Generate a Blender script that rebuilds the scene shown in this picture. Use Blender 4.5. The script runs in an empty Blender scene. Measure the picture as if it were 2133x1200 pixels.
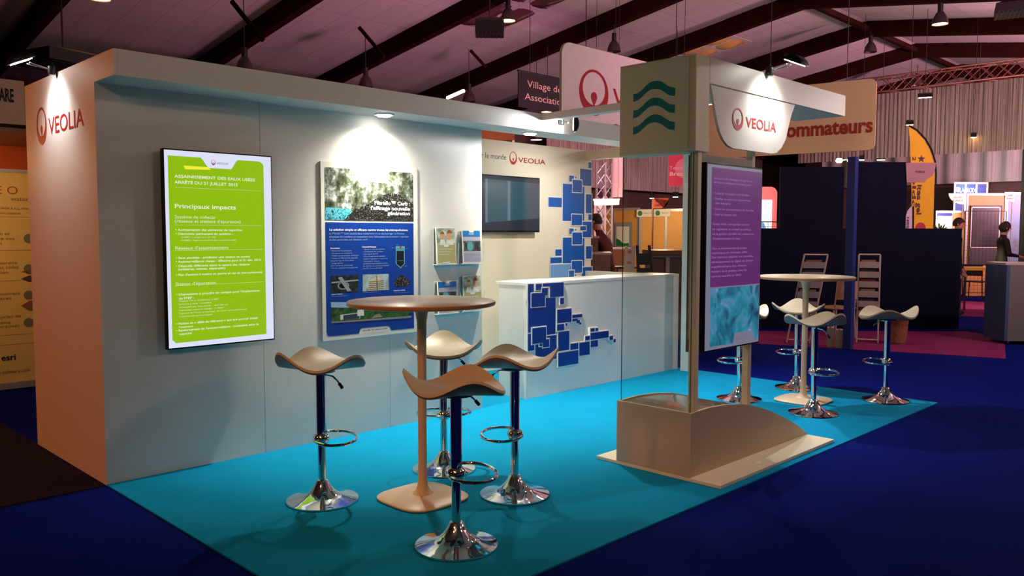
import bpy, bmesh, math, random
from mathutils import Vector, Matrix
random.seed(7)
PI = math.pi
SC = bpy.context.scene
COL = SC.collection

# ------------------------------------------------------------------ camera
CF = 1709.45
CR = Vector((0.70580045, -0.70840979, 0.001139))
CU = Vector((0.04547331, 0.04691021, 0.99786352))
CW = Vector((0.70694972, 0.70424073, -0.06532299))
CC = Vector((-1.7002, -5.1009, 1.5))
cd = bpy.data.cameras.new('camera')
cd.sensor_width = 36.0
cd.lens = CF / 2133 * 36.0
cd.clip_start = 0.05
cd.clip_end = 200
cam = bpy.data.objects.new('camera', cd)
COL.objects.link(cam)
cam.matrix_world = Matrix(((CR.x, CU.x, -CW.x, CC.x), (CR.y, CU.y, -CW.y, CC.y), (CR.z, CU.z, -CW.z, CC.z), (0, 0, 0, 1)))
SC.camera = cam

# ------------------------------------------------------------------ exposure, world
SC.view_settings.view_transform = 'Standard'
SC.view_settings.look = 'None'
SC.view_settings.gamma = 1.0
SC.view_settings.use_curve_mapping = False
SC.view_settings.exposure = 0.0
SC.cycles.use_denoising = True
SC.cycles.max_bounces = 8
SC.cycles.diffuse_bounces = 4
SC.cycles.glossy_bounces = 4
SC.cycles.transmission_bounces = 6
SC.cycles.transparent_max_bounces = 12
SC.cycles.sample_clamp_indirect = 4.0
SC.cycles.caustics_reflective = False
SC.cycles.caustics_refractive = False
world = bpy.data.worlds.new('hall_dusk')
SC.world = world
world.use_nodes = True
world.node_tree.nodes['Background'].inputs[0].default_value = (0.045, 0.03, 0.04, 1)
world.node_tree.nodes['Background'].inputs[1].default_value = 0.3


LAMPS = []
def light(kind, name, loc, power, color, radius=0.1, aim=None, angle=60, blend=0.5, parent=None):
    ld = bpy.data.lights.new(name, kind)
    ld.energy = power
    ld.color = color
    if kind == 'AREA':
        ld.size = radius
    else:
        ld.shadow_soft_size = radius
    if kind == 'SPOT':
        ld.spot_size = math.radians(angle)
        ld.spot_blend = blend
    o = bpy.data.objects.new(name, ld)
    COL.objects.link(o)
    LAMPS.append(o)
    o.location = loc
    if aim is not None:
        o.rotation_euler = (Vector(aim) - Vector(loc)).to_track_quat('-Z', 'Y').to_euler()
    return o


# hall light: sodium and mercury high bay lamps out of view, an added seat spot and fill, purple stage wash on the roof
ORANGE = (1.0, 0.36, 0.07)
WARM = (1.0, 0.66, 0.36)
light('SPOT', 'hall_light', (-8.5, 1.5, 4.6), 760, (1.0, 0.21, 0.02), 0.3, (0, 1.1, 1.1), 40, 0.8)
light('POINT', 'hall_light', (-5.0, -6.0, 4.6), 150, (1.0, 0.66, 0.38), 0.35)
light('SPOT', 'hall_light', (-4.0, -3.6, 4.8), 420, (1.0, 0.30, 0.06), 0.15, (0.8, -2.3, 0.7), 26, 1.0)  # added narrow spot, turns the front stool's seat orange
light('POINT', 'hall_light', (0.5, -11.0, 5.0), 200, (1.0, 0.6, 0.35), 0.35)
light('POINT', 'hall_light', (9.0, -8.0, 5.4), 800, (1.0, 0.6, 0.38), 0.35)
light('POINT', 'hall_light', (4.0, -8.5, 5.2), 570, (1.0, 0.68, 0.45), 0.35)  # added unseen fill for the stand's front faces
PURPLE = (1.0, 0.34, 0.62)
light('SPOT', 'stage_wash', (10.5, -8.0, 4.4), 3100, PURPLE, 0.6, (13.0, 1.0, 6.9), 100, 1.0)
light('SPOT', 'stage_wash', (20.0, -6.0, 3.4), 7000, (1.0, 0.46, 0.6), 0.6, (22.0, 3.0, 6.8), 110, 1.0)
light('SPOT', 'stage_wash', (9.5, 4.0, 0.8), 750, PURPLE, 0.5, (8.5, 7.5, 6.4), 120, 1.0)
light('SPOT', 'stage_wash', (3.5, 8.0, 2.6), 60, (1.0, 0.42, 0.30), 0.5, (4.0, 8.5, 6.2), 140, 1.0)

# ------------------------------------------------------------------ pixels of the calibrated view -> points in the place
def ray(u, v):
    return CW + CR * ((u - 1066.5) / CF) - CU * ((v - 600) / CF)
def onX(u, v, X):
    d = ray(u, v); return CC + d * ((X - CC.x) / d.x)
def onY(u, v, Y):
    d = ray(u, v); return CC + d * ((Y - CC.y) / d.y)
def onZ(u, v, Z):
    d = ray(u, v); return CC + d * ((Z - CC.z) / d.z)
def at(u, v, dep):
    return CC + ray(u, v) * dep

# ------------------------------------------------------------------ materials
def lin(c):
    return tuple(((x / 255) / 12.92 if x / 255 <= 0.04045 else ((x / 255 + 0.055) / 1.055) ** 2.4) for x in c)
MATS = {}
def mat(name, rgb, rough=0.6, metal=0.0, vary=0.06, scale=8.0, bump=0.0, bscale=120.0, emit=0.0, spec=0.5, coat=0.0):
    if name in MATS:
        return MATS[name]
    m = bpy.data.materials.new(name)
    m.use_nodes = True
    nt = m.node_tree
    b = nt.nodes['Principled BSDF']
    c = lin(rgb)
    b.inputs['Roughness'].default_value = rough
    b.inputs['Metallic'].default_value = metal
    b.inputs['Specular IOR Level'].default_value = spec
    b.inputs['Coat Weight'].default_value = coat
    tc = nt.nodes.new('ShaderNodeTexCoord')
    if vary > 0:
        n = nt.nodes.new('ShaderNodeTexNoise')
        n.inputs['Scale'].default_value = scale
        n.inputs['Detail'].default_value = 4
        nt.links.new(tc.outputs['Object'], n.inputs['Vector'])
        r = nt.nodes.new('ShaderNodeValToRGB')
        r.color_ramp.elements[0].position = 0.3
        r.color_ramp.elements[1].position = 0.7
        r.color_ramp.elements[0].color = (*[x * (1 - vary) for x in c], 1)
        r.color_ramp.elements[1].color = (*[min(1, x * (1 + vary)) for x in c], 1)
        nt.links.new(n.outputs[0], r.inputs[0])
        nt.links.new(r.outputs[0], b.inputs['Base Color'])
    else:
        b.inputs['Base Color'].default_value = (*c, 1)
    if bump > 0:
        n2 = nt.nodes.new('ShaderNodeTexNoise')
        n2.inputs['Scale'].default_value = bscale
        n2.inputs['Detail'].default_value = 3
        nt.links.new(tc.outputs['Object'], n2.inputs['Vector'])
        bp = nt.nodes.new('ShaderNodeBump')
        bp.inputs['Strength'].default_value = bump
        bp.inputs['Distance'].default_value = 0.01
        nt.links.new(n2.outputs[0], bp.inputs['Height'])
        nt.links.new(bp.outputs[0], b.inputs['Normal'])
    if emit > 0:
        b.inputs['Emission Color'].default_value = (*c, 1)
        b.inputs['Emission Strength'].default_value = emit
        if emit > 0.2:
            b.inputs['Base Color'].default_value = (0.02, 0.02, 0.02, 1)
            for l in list(nt.links):
                if l.to_socket == b.inputs['Base Color']:
                    nt.links.remove(l)
    MATS[name] = m
    return m

def nodes_mat(name):
    m = bpy.data.materials.new(name); m.use_nodes = True
    MATS[name] = m
    return m, m.node_tree, m.node_tree.nodes['Principled BSDF']

def ramp(nt, stops):
    r = nt.nodes.new('ShaderNodeValToRGB')
    e = r.color_ramp.elements
    while len(e) < len(stops):
        e.new(0.5)
    for k, (p, c) in enumerate(stops):
        e[k].position = p
        e[k].color = (*lin(c), 1)
    return r

def carpet(name, rgb, vary=0.12):
    m, nt, b = nodes_mat(name)
    c = lin(rgb)
    tc = nt.nodes.new('ShaderNodeTexCoord')
    n = nt.nodes.new('ShaderNodeTexNoise'); n.inputs['Scale'].default_value = 2.2; n.inputs['Detail'].default_value = 6
    n2 = nt.nodes.new('ShaderNodeTexNoise'); n2.inputs['Scale'].default_value = 340; n2.inputs['Detail'].default_value = 2
    nt.links.new(tc.outputs['Object'], n.inputs['Vector']); nt.links.new(tc.outputs['Object'], n2.inputs['Vector'])
    mx = nt.nodes.new('ShaderNodeMath'); mx.operation = 'MULTIPLY_ADD'; mx.inputs[1].default_value = 0.5
    nt.links.new(n.outputs[0], mx.inputs[0])
    m2 = nt.nodes.new('ShaderNodeMath'); m2.operation = 'MULTIPLY'; m2.inputs[1].default_value = 0.5
    nt.links.new(n2.outputs[0], m2.inputs[0]); nt.links.new(m2.outputs[0], mx.inputs[2])
    r = nt.nodes.new('ShaderNodeValToRGB')
    r.color_ramp.elements[0].position = 0.35; r.color_ramp.elements[1].position = 0.65
    r.color_ramp.elements[0].color = (*[x * (1 - vary) for x in c], 1)
    r.color_ramp.elements[1].color = (*[min(1, x * (1 + vary)) for x in c], 1)
    nt.links.new(mx.outputs[0], r.inputs[0]); nt.links.new(r.outputs[0], b.inputs['Base Color'])
    bp = nt.nodes.new('ShaderNodeBump'); bp.inputs['Strength'].default_value = 0.5; bp.inputs['Distance'].default_value = 0.004
    nt.links.new(n2.outputs[0], bp.inputs['Height']); nt.links.new(bp.outputs[0], b.inputs['Normal'])
    b.inputs['Roughness'].default_value = 0.95
    b.inputs['Specular IOR Level'].default_value = 0.15
    return m

def pane(name, tint=(0.93, 0.97, 0.95), refl=0.08):
    m, nt, b = nodes_mat(name)
    out = nt.nodes['Material Output']
    nt.nodes.remove(b)
    t = nt.nodes.new('ShaderNodeBsdfTransparent'); t.inputs[0].default_value = (*tint, 1)
    g = nt.nodes.new('ShaderNodeBsdfGlossy'); g.inputs['Roughness'].default_value = 0.02
    lw = nt.nodes.new('ShaderNodeLayerWeight'); lw.inputs[0].default_value = 0.5
    pw = nt.nodes.new('ShaderNodeMath'); pw.operation = 'POWER'; pw.inputs[1].default_value = 5.0
    nt.links.new(lw.outputs['Facing'], pw.inputs[0])
    f = nt.nodes.new('ShaderNodeMath'); f.operation = 'MULTIPLY_ADD'; f.inputs[1].default_value = 0.85; f.inputs[2].default_value = 0.035
    nt.links.new(pw.outputs[0], f.inputs[0])
    mx = nt.nodes.new('ShaderNodeMixShader')
    nt.links.new(f.outputs[0], mx.inputs[0]); nt.links.new(t.outputs[0], mx.inputs[1]); nt.links.new(g.outputs[0], mx.inputs[2])
    nt.links.new(mx.outputs[0], out.inputs[0])
    return m

# ------------------------------------------------------------------ mesh building
XF = {}
class MB:
    def __init__(self):
        self.v = []; self.f = []; self.mi = []; self.cur = 0; self.sm = []
        self.smooth = False
    def m(self, i):
        self.cur = i; return self
    def add(self, vs, fs, smooth=None):
        b = len(self.v)
        self.v += [Vector(x) for x in vs]
        for f in fs:
            self.f.append([b + i for i in f]); self.mi.append(self.cur)
            self.sm.append(self.smooth if smooth is None else smooth)
        return self
    def box(self, x0, x1, y0, y1, z0, z1):
        x0, x1 = min(x0, x1), max(x0, x1); y0, y1 = min(y0, y1), max(y0, y1); z0, z1 = min(z0, z1), max(z0, z1)
        return self.add([(x0, y0, z0), (x1, y0, z0), (x1, y1, z0), (x0, y1, z0), (x0, y0, z1), (x1, y0, z1), (x1, y1, z1), (x0, y1, z1)],
                        [(3, 2, 1, 0), (4, 5, 6, 7), (0, 1, 5, 4), (1, 2, 6, 5), (2, 3, 7, 6), (3, 0, 4, 7)])
    def wall(self, p, q, t, z0, z1):
        p = Vector((p[0], p[1], 0)); q = Vector((q[0], q[1], 0))
        d = (q - p).normalized(); n = Vector((-d.y, d.x, 0)) * t
        a = [p, q, q + n, p + n]
        return self.add([(w.x, w.y, z0) for w in a] + [(w.x, w.y, z1) for w in a],
                        [(3, 2, 1, 0), (4, 5, 6, 7), (0, 1, 5, 4), (1, 2, 6, 5), (2, 3, 7, 6), (3, 0, 4, 7)])
    def cyl(self, p, q, r, seg=16, r2=None, cap=True):
        p = Vector(p); q = Vector(q); r2 = r if r2 is None else r2
        d = (q - p).normalized()
        a = d.orthogonal().normalized(); c = d.cross(a)
        vs = []
        for k in range(seg):
            t = 2 * PI * k / seg
            o = a * math.cos(t) + c * math.sin(t)
            vs.append(p + o * r); vs.append(q + o * r2)
        fs = [(2 * k, 2 * ((k + 1) % seg), 2 * ((k + 1) % seg) + 1, 2 * k + 1) for k in range(seg)]
        self.add(vs, fs, True)
        if cap:
            self.add([vs[2 * k] for k in range(seg)], [tuple(reversed(range(seg)))], False)
            self.add([vs[2 * k + 1] for k in range(seg)], [tuple(range(seg))], False)
        return self
    def lathe(self, prof, c=(0, 0, 0), seg=40, sx=1, sy=1):
        n = len(prof); vs = []
        for k in range(seg):
            t = 2 * PI * k / seg
            for r, z in prof:
                vs.append((c[0] + r * math.cos(t) * sx, c[1] + r * math.sin(t) * sy, c[2] + z))
        fs = []
        for k in range(seg):
            k2 = (k + 1) % seg
            for j in range(n - 1):
                fs.append((k * n + j, k2 * n + j, k2 * n + j + 1, k * n + j + 1))
        return self.add(vs, fs, True)
    def tube(self, pts, r, seg=8, closed=False):
        pts = [Vector(x) for x in pts]; n = len(pts); vs = []
        prev = None
        for i in range(n):
            if closed:
                d = pts[(i + 1) % n] - pts[i - 1]
            else:
                d = pts[min(i + 1, n - 1)] - pts[max(i - 1, 0)]
            d.normalize()
            a = d.orthogonal().normalized() if prev is None else (prev - d * prev.dot(d)).normalized()
            prev = a; c = d.cross(a)
            rr = r[i] if isinstance(r, (list, tuple)) else r
            for k in range(seg):
                t = 2 * PI * k / seg
                vs.append(pts[i] + (a * math.cos(t) + c * math.sin(t)) * rr)
        fs = []
        for i in range(n if closed else n - 1):
            j = (i + 1) % n
            for k in range(seg):
                k2 = (k + 1) % seg
                fs.append((i * seg + k, i * seg + k2, j * seg + k2, j * seg + k))
        if not closed:
            fs.append(tuple(reversed(range(seg)))); fs.append(tuple((n - 1) * seg + k for k in range(seg)))
        return self.add(vs, fs, True)
    def prism(self, fr, pts, t, back=0.0):
        """outline pts in frame fr, from depth back to depth t along its normal"""
        n = len(pts)
        vs = [fr.p(a, b, back) for a, b in pts] + [fr.p(a, b, t) for a, b in pts]
        fs = [tuple(range(n, 2 * n)), tuple(reversed(range(n)))] + [(i, (i + 1) % n, n + (i + 1) % n, n + i) for i in range(n)]
        return self.add(vs, fs, False)
    def flat(self, fr, pts, h=0.001):
        return self.add([fr.p(a, b, h) for a, b in pts], [tuple(range(len(pts)))], False)
    def build(self, name, mats, parent=None):
        me = bpy.data.meshes.new(name)
        if not isinstance(mats, (list, tuple)):
            mats = [mats]
        if parent is None:
            zs = min(v.z for v in self.v)
            cx = sum(v.x for v in self.v) / len(self.v); cy = sum(v.y for v in self.v) / len(self.v)
            org = Vector((cx, cy, zs)); M = Matrix.Translation(-org)
        else:
            org = None; M = XF[parent.name].inverted()
        me.from_pydata([M @ v for v in self.v], [], self.f)
        for mt in mats:
            me.materials.append(mt)
        me.polygons.foreach_set('material_index', self.mi)
        me.polygons.foreach_set('use_smooth', self.sm)
        bm = bmesh.new(); bm.from_mesh(me)
        bmesh.ops.remove_doubles(bm, verts=bm.verts, dist=0.00002)
        bmesh.ops.recalc_face_normals(bm, faces=bm.faces)
        bm.to_mesh(me); bm.free()
        me.set_sharp_from_angle(angle=math.radians(38))
        o = bpy.data.objects.new(name, me)
        COL.objects.link(o)
        if parent is None:
            o.location = org
            XF[o.name] = Matrix.Translation(org)
        else:
            o.parent = parent
            XF[o.name] = XF[parent.name]
        return o

def bevel(o, w=0.004, seg=2):
    bm = bmesh.new(); bm.from_mesh(o.data)
    ed = [e for e in bm.edges if len(e.link_faces) == 2 and e.calc_face_angle(0) > 0.6]
    bmesh.ops.bevel(bm, geom=ed, offset=w, segments=seg, affect='EDGES', profile=0.5)
    bm.to_mesh(o.data); bm.free()
    return o

def thing(name, label, cat, loc=(0, 0, 0), rz=0.0, group=None):
    o = bpy.data.objects.new(name, None)
    o.empty_display_size = 0.1
    COL.objects.link(o)
    o.location = loc; o.rotation_euler = (0, 0, rz)
    XF[o.name] = Matrix.Translation(Vector(loc)) @ Matrix.Rotation(rz, 4, 'Z')
    o['label'] = label; o['category'] = cat
    if group: o['group'] = group
    return o
def tag(o, label, cat, group=None, kind=None):
    o['label'] = label; o['category'] = cat
    if group: o['group'] = group
    if kind: o['kind'] = kind
    return o
def struct(o):
    o['kind'] = 'structure'; return o
def kids(o):
    return [c for c in bpy.data.objects if c.parent == o]
def dup(root, loc, rz, label, group=None):
    r = root.copy(); COL.objects.link(r)
    r.location = loc; r.rotation_euler = (0, 0, rz)
    r['label'] = label
    if group: r['group'] = group
    for ch in kids(root):
        c = ch.copy(); COL.objects.link(c); c.parent = r
        for g in kids(ch):
            d = g.copy(); COL.objects.link(d); d.parent = c
    XF[r.name] = Matrix.Translation(Vector(loc)) @ Matrix.Rotation(rz, 4, 'Z')
    return r

class Frame:
    """a flat face: origin, right, up; n points at the viewer"""
    def __init__(s, o, r, u):
        s.o = Vector(o); s.r = Vector(r).normalized(); s.u = Vector(u).normalized(); s.n = s.r.cross(s.u)
    def p(s, a, b, h=0.0):
        return s.o + s.r * a + s.u * b + s.n * h
    def px(s, u, v):
        d = ray(u, v); t = (s.o - CC).dot(s.n) / d.dot(s.n); w = CC + d * t - s.o
        return (w.dot(s.r), w.dot(s.u))
    def rect(s, u0, v0, u1, v1):
        um, vm = (u0 + u1) / 2, (v0 + v1) / 2
        a0, a1 = s.px(u0, vm)[0], s.px(u1, vm)[0]
        b1, b0 = s.px(um, v0)[1], s.px(um, v1)[1]
        return a0, b0, a1, b1
def FY(Y):
    return Frame((0, Y, 0), (1, 0, 0), (0, 0, 1))       # faces -Y
def FX(X):
    return Frame((X, 0, 0), (0, -1, 0), (0, 0, 1))      # faces -X
def FA(p, q):
    p = Vector((p[0], p[1], 0)); q = Vector((q[0], q[1], 0))
    return Frame(p, q - p, (0, 0, 1))
def R4(a0, b0, a1, b1):
    return [(a0, b0), (a1, b0), (a1, b1), (a0, b1)]
def rrect(a0, b0, a1, b1, r, n=6, corners=(1, 1, 1, 1)):
    out = []
    for (cx, cy, s), on in zip([(a1 - r, b0 + r, -90), (a1 - r, b1 - r, 0), (a0 + r, b1 - r, 90), (a0 + r, b0 + r, 180)], corners):
        if on:
            for k in range(n + 1):
                t = math.radians(s + 90 * k / n)
                out.append((cx + r * math.cos(t), cy + r * math.sin(t)))
        else:
            out.append((cx + (r if s in (-90, 0) else -r), cy + (r if s in (0, 90) else -r)))
    return out
def ell(cx, cy, rx, ry, n=28):
    return [(cx + rx * math.cos(2 * PI * k / n), cy + ry * math.sin(2 * PI * k / n)) for k in range(n)]

TXT = {}
def glyphs(s, bold):
    key = (s, bold)
    if key not in TXT:
        cu = bpy.data.curves.new('t', 'FONT'); cu.body = s; cu.size = 1.0; cu.offset = bold; cu.resolution_u = 3
        o = bpy.data.objects.new('t', cu); COL.objects.link(o)
        dg = bpy.context.evaluated_depsgraph_get()
        me = bpy.data.meshes.new_from_object(o.evaluated_get(dg))
        vs = [(v.co.x, v.co.y) for v in me.vertices]; fs = [tuple(p.vertices) for p in me.polygons]
        bpy.data.objects.remove(o); bpy.data.curves.remove(cu); bpy.data.meshes.remove(me)
        TXT[key] = (vs, fs)
    return TXT[key]
def text(mb, fr, s, a, b, h, w=None, bold=0.0, lift=0.002, align='l', slant=0.0):
    """cap height h, baseline-left at (a, b); w stretches it to that width"""
    vs, fs = glyphs(s, bold)
    if not vs: return
    x0 = min(v[0] for v in vs); x1 = max(v[0] for v in vs)
    sy = h / 0.73
    sx = sy if w is None else w / max(1e-6, x1 - x0)
    if align == 'c': a -= (x1 - x0) * sx / 2
    if align == 'r': a -= (x1 - x0) * sx
    mb.add([fr.p(a + (x - x0) * sx + y * sy * slant, b + y * sy, lift) for x, y in vs], fs, False)
def textpx(mb, fr, s, u0, v0, u1, hpx, bold=0.0, lift=0.002):
    """text whose baseline runs from pixel (u0, v0) to column u1 of the photograph"""
    a, b = fr.px(u0, v0); a1, _ = fr.px(u1, v0); _, bt = fr.px(u0, v0 - hpx)
    text(mb, fr, s, a, b, bt - b, a1 - a, bold, lift)

def ring_drop(mb, fr, cx, cy, w, h, lift=0.002):
    """red ring, thick below, with a drop inside"""
    n = 40
    o = ell(cx, cy, w / 2, h / 2, n); i = ell(cx, cy + h * 0.085, w * 0.385, h * 0.36, n)
    vs = [fr.p(*q, lift) for q in o] + [fr.p(*q, lift) for q in i]
    mb.add(vs, [(k, (k + 1) % n, n + (k + 1) % n, n + k) for k in range(n)], False)
    r = w * 0.105; yc = cy - h * 0.09
    pts = []
    for k in range(17):
        t = math.radians(-20 + 220 * k / 16)
        pts.append((cx + r * math.cos(t), yc + r * h / w * math.sin(t)))
    pts.append((cx, cy - h * 0.30))
    mb.flat(fr, pts, lift)
def brand(mb, fr, a, b, w, h, lift=0.002, bold=0.012):
    """ring mark and the word beside it, total width w, ring height h, b = ring bottom"""
    rw = h * 0.82
    ring_drop(mb, fr, a + rw / 2, b + h / 2, rw, h, lift)
    text(mb, fr, 'VEOLIA', a + rw * 1.17, b + h * 0.22, h * 0.40, w - rw * 1.17, bold, lift)
# ------------------------------------------------------------------ shared materials
M_wall = mat('painted_board', (236, 233, 226), 0.55, vary=0.015, scale=3, bump=0.05, bscale=60)
M_cream = mat('cream_board', (240, 228, 198), 0.5, vary=0.015, scale=3, bump=0.04, bscale=60)
M_red = mat('red_vinyl', (180, 14, 20), 0.45, vary=0.02)
M_white = mat('white_lacquer', (240, 238, 230), 0.35, vary=0.01, coat=0.2)
M_chrome = mat('chrome', (238, 238, 240), 0.06, 1.0, vary=0.0)
M_steel = mat('brushed_steel', (170, 170, 172), 0.3, 1.0, vary=0.04)
M_black = mat('black_plastic', (10, 10, 11), 0.4, vary=0.05, spec=0.2)
M_dkmetal = mat('dark_metal', (40, 38, 40), 0.35, 0.6, vary=0.05)
M_blue = mat('royal_blue_print', (0, 88, 170), 0.4, vary=0.02)
M_teal = carpet('turquoise_carpet', (14, 150, 198), 0.07)
M_teal.node_tree.nodes['Principled BSDF'].inputs['Specular IOR Level'].default_value = 0.05
M_navy = carpet('navy_carpet', (8, 24, 112), 0.1)
M_navy.node_tree.nodes['Principled BSDF'].inputs['Specular IOR Level'].default_value = 0.03
M_dark = carpet('dark_floor', (30, 18, 34), 0.1)
M_purple = carpet('purple_carpet', (132, 38, 96), 0.1)
M_lamp = mat('lamp_glass_white', (255, 252, 245), 0.4, vary=0, emit=30)
M_lampw = mat('lamp_glass_warm', (255, 205, 140), 0.4, vary=0, emit=9)
W1 = 1.366
X1 = 3.0575
G = -0.3145
HT = 2.519
HB = 2.375

# ------------------------------------------------------------------ the hall
b = MB(); b.box(-10, 38, -14, 16, -0.1, 0.0); struct(b.build('floor', M_navy))
# ceiling: two slopes of acoustic tiles
def ceil_tiles():
    m, nt, bs = nodes_mat('ceiling_tiles')
    tc = nt.nodes.new('ShaderNodeTexCoord')
    br = nt.nodes.new('ShaderNodeTexBrick')
    br.offset = 0.0; br.inputs['Scale'].default_value = 1.0
    br.inputs['Mortar Size'].default_value = 0.009
    br.inputs['Brick Width'].default_value = 0.6; br.inputs['Row Height'].default_value = 1.2
    br.inputs['Color1'].default_value = (0.50, 0.45, 0.43, 1); br.inputs['Color2'].default_value = (0.46, 0.42, 0.40, 1)
    br.inputs['Mortar'].default_value = (0.34, 0.30, 0.28, 1)
    nt.links.new(tc.outputs['Object'], br.inputs['Vector'])
    nt.links.new(br.outputs[0], bs.inputs['Base Color'])
    bs.inputs['Roughness'].default_value = 0.9
    return m
M_tile = ceil_tiles()
YR = 3.43
def zb(y): return 6.5 - 0.15 * abs(y - YR)
b = MB()
for y0, y1 in ((-14, YR), (YR, 16)):
    z0, z1 = zb(y0) + 0.37, zb(y1) + 0.37
    b.add([(-10, y0, z0), (38, y0, z0), (38, y1, z1), (-10, y1, z1), (-10, y0, z0 + .1), (38, y0, z0 + .1), (38, y1, z1 + .1), (-10, y1, z1 + .1)],
          [(3, 2, 1, 0), (4, 5, 6, 7), (0, 1, 5, 4), (1, 2, 6, 5), (2, 3, 7, 6), (3, 0, 4, 7)])
struct(b.build('ceiling', M_tile))
M_hall = mat('hall_wall', (74, 52, 46), 0.9, vary=0.1, scale=1.5)
for nm, a in (('wall_left', (-10, 38, 15.9, 16.1)), ('wall_right', (-10, 38, -14.1, -13.9)), ('wall_back', (-10.1, -9.9, -14, 16)), ('wall_far', (37.9, 38.1, -14, 16))):
    b = MB(); b.box(*a, 0.0, 7.0); struct(b.build(nm, M_hall))
M_beam = mat('dark_glulam', (40, 11, 7), 0.85, vary=0.25, scale=3, bump=0.1, bscale=20, spec=0.1)
beam_x = [-0.6, 3.1, 6.75, 9.8, 13.05, 16.1, 19.7, 23.1, 27.1, 31.0]
where = ['hidden above the storage room', 'crossing above the turquoise booth storage corner', 'crossing second above the storage room fascia',
         'crossing behind the first lit bell lamp', 'crossing behind the black hanging village banner', 'crossing just above the wave emblem box',
         'kinked at the ridge behind the rightmost lit bell lamp', 'kinked at the ridge behind the unlit ridge lamp', 'kinked at the ridge just over the far lighting truss', 'last one, against the far wall']
for i, x in enumerate(beam_x):
    b = MB()
    ys = [-14, YR, 16]
    for k in range(2):
        y0, y1 = ys[k], ys[k + 1]
        z0, z1 = zb(y0), zb(y1)
        b.add([(x - .18, y0, z0), (x, y0, z0), (x, y1, z1), (x - .18, y1, z1), (x - .18, y0, z0 + .37), (x, y0, z0 + .37), (x, y1, z1 + .37), (x - .18, y1, z1 + .37)],
              [(3, 2, 1, 0), (4, 5, 6, 7), (0, 1, 5, 4), (1, 2, 6, 5), (2, 3, 7, 6), (3, 0, 4, 7)])
    if x > 9:
        for s in (-1, 1):   # doubled steel plates beside the ridge joint
            y = YR + s * 1.35
            b.add([(x - .22, y - .5, zb(y - .5) + .3), (x - .22, y + .5, zb(y + .5) + .3), (x - .02, y + .5, zb(y + .5) + .3), (x - .02, y - .5, zb(y - .5) + .3),
                   (x - .22, y - .5, zb(y - .5) + .36), (x - .22, y + .5, zb(y + .5) + .36), (x - .02, y + .5, zb(y + .5) + .36), (x - .02, y - .5, zb(y - .5) + .36)],
                  [(0, 1, 2, 3), (7, 6, 5, 4), (0, 4, 5, 1), (1, 5, 6, 2), (2, 6, 7, 3), (3, 7, 4, 0)])
    tag(b.build('roof_beam', M_beam), 'dark laminated timber roof beam ' + where[i], 'roof beam', 'roof beams')
b = MB(); b.box(9.8, 31, YR - .06, YR + .06, 6.62, 6.74)
tag(b.build('ridge_purlin', M_beam), 'dark purlin running along the ridge from beam to beam', 'beam')
# short struts from tiles to the beams
for (u0, v0, u1, v1, d, lab) in ((483, 3, 548, 84, 10.5, 'dark strut leaning on the roof beam above the green screen'), (748, 57, 800, 118, 13.5, 'dark strut leaning on the roof beam over the poster wall'),
                                 (980, 105, 1012, 140, 17, 'dark strut on the beam above the glowing tube')):
    b = MB(); b.tube([at(u0, v0, d), at(u1, v1, d)], 0.035, 6)
    tag(b.build('roof_strut', M_beam), lab, 'strut', 'roof struts')

# carpets and a near black patch laid on the hall floor
b = MB(); b.box(0.0, 6.10, -2.687, -.001, 0.0, 0.008); b.box(X1 + .002, 6.10, -.001, W1 - .001, 0.0, 0.008); tag(b.build('booth_carpet', M_teal), 'turquoise carpet covering the booth floor', 'carpet')
b = MB(); b.box(-9.85, -0.01, 0.0, 9.0, 0.0, 0.006); tag(b.build('dark_floor_patch', M_dark), 'near black floor patch left of the orange lit end wall', 'carpet')  # near black patch over the navy floor
def patch(name, pts, m, lab):
    b = MB(); w = [onZ(u, v, 0) for u, v in pts]
    n = len(w)
    b.add([(p.x, p.y, 0.0) for p in w] + [(p.x, p.y, 0.006) for p in w], [tuple(range(n, 2 * n))] + [(i, (i + 1) % n, n + (i + 1) % n, n + i) for i in range(n)])
    tag(b.build(name, m), lab, 'carpet')
patch('purple_carpet', [(1500, 707), (1571, 716), (1763, 728), (1959, 739), (2095, 748), (2092, 704), (2009, 691), (1600, 690), (1480, 689)], M_purple, 'purple carpet strip before the low navy partition')
patch('aisle_carpet', [(1990, 658), (2300, 668), (2300, 640), (1990, 627)], M_purple, 'dull purple carpet strip under the trestle stools beyond the partition')
M_pink = carpet('magenta_carpet', (190, 60, 150), 0.1)
patch('magenta_carpet', [(1990, 614), (2300, 622), (2300, 608), (1990, 601)], M_pink, 'bright magenta carpet strip furthest beyond the yellow counter')

# ------------------------------------------------------------------ the stand: storage room
t = thing('storage_room', 'white walled storage room of the stand with orange lit end wall', 'partition wall', (1.5, 0.7, 0))
for x0, x1 in ((0.0, 1.03), (1.032, 2.085), (2.087, X1)):
    b = MB(); b.box(x0 + .001 if x0 else .02, x1, 0.0, 0.02, 0.002, HB); b.build('front_panel', M_wall, t)
f = FX(0.0)
b = MB(); b.prism(f, [(-W1, 0.002), (0.0, 0.002), (0.0, HB), (-G, HB), (-G, HT), (-W1, HT)], 0.0, -0.02)
ep = b.build('end_panel', M_wall, t)
b = MB(); b.box(X1 - .02, X1, 0.021, W1, 0.002, HB); b.build('side_panel', M_wall, t)
b = MB(); b.box(0.021, X1 + .0, W1 - .02, W1 - .001, 0.002, HT); b.build('rear_panel', M_wall, t)
b = MB()
ring_drop(b, f, f.px(87, 263)[0], 2.215, 0.215, 0.245, 0.002)
a0 = f.px(102, 270)[0]; a1 = f.px(175, 262)[0]
text(b, f, 'VEOLIA', a0, 2.145, 0.111, a1 - a0, 0.004, 0.002)
b.build('lettering', M_red, t)

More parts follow.
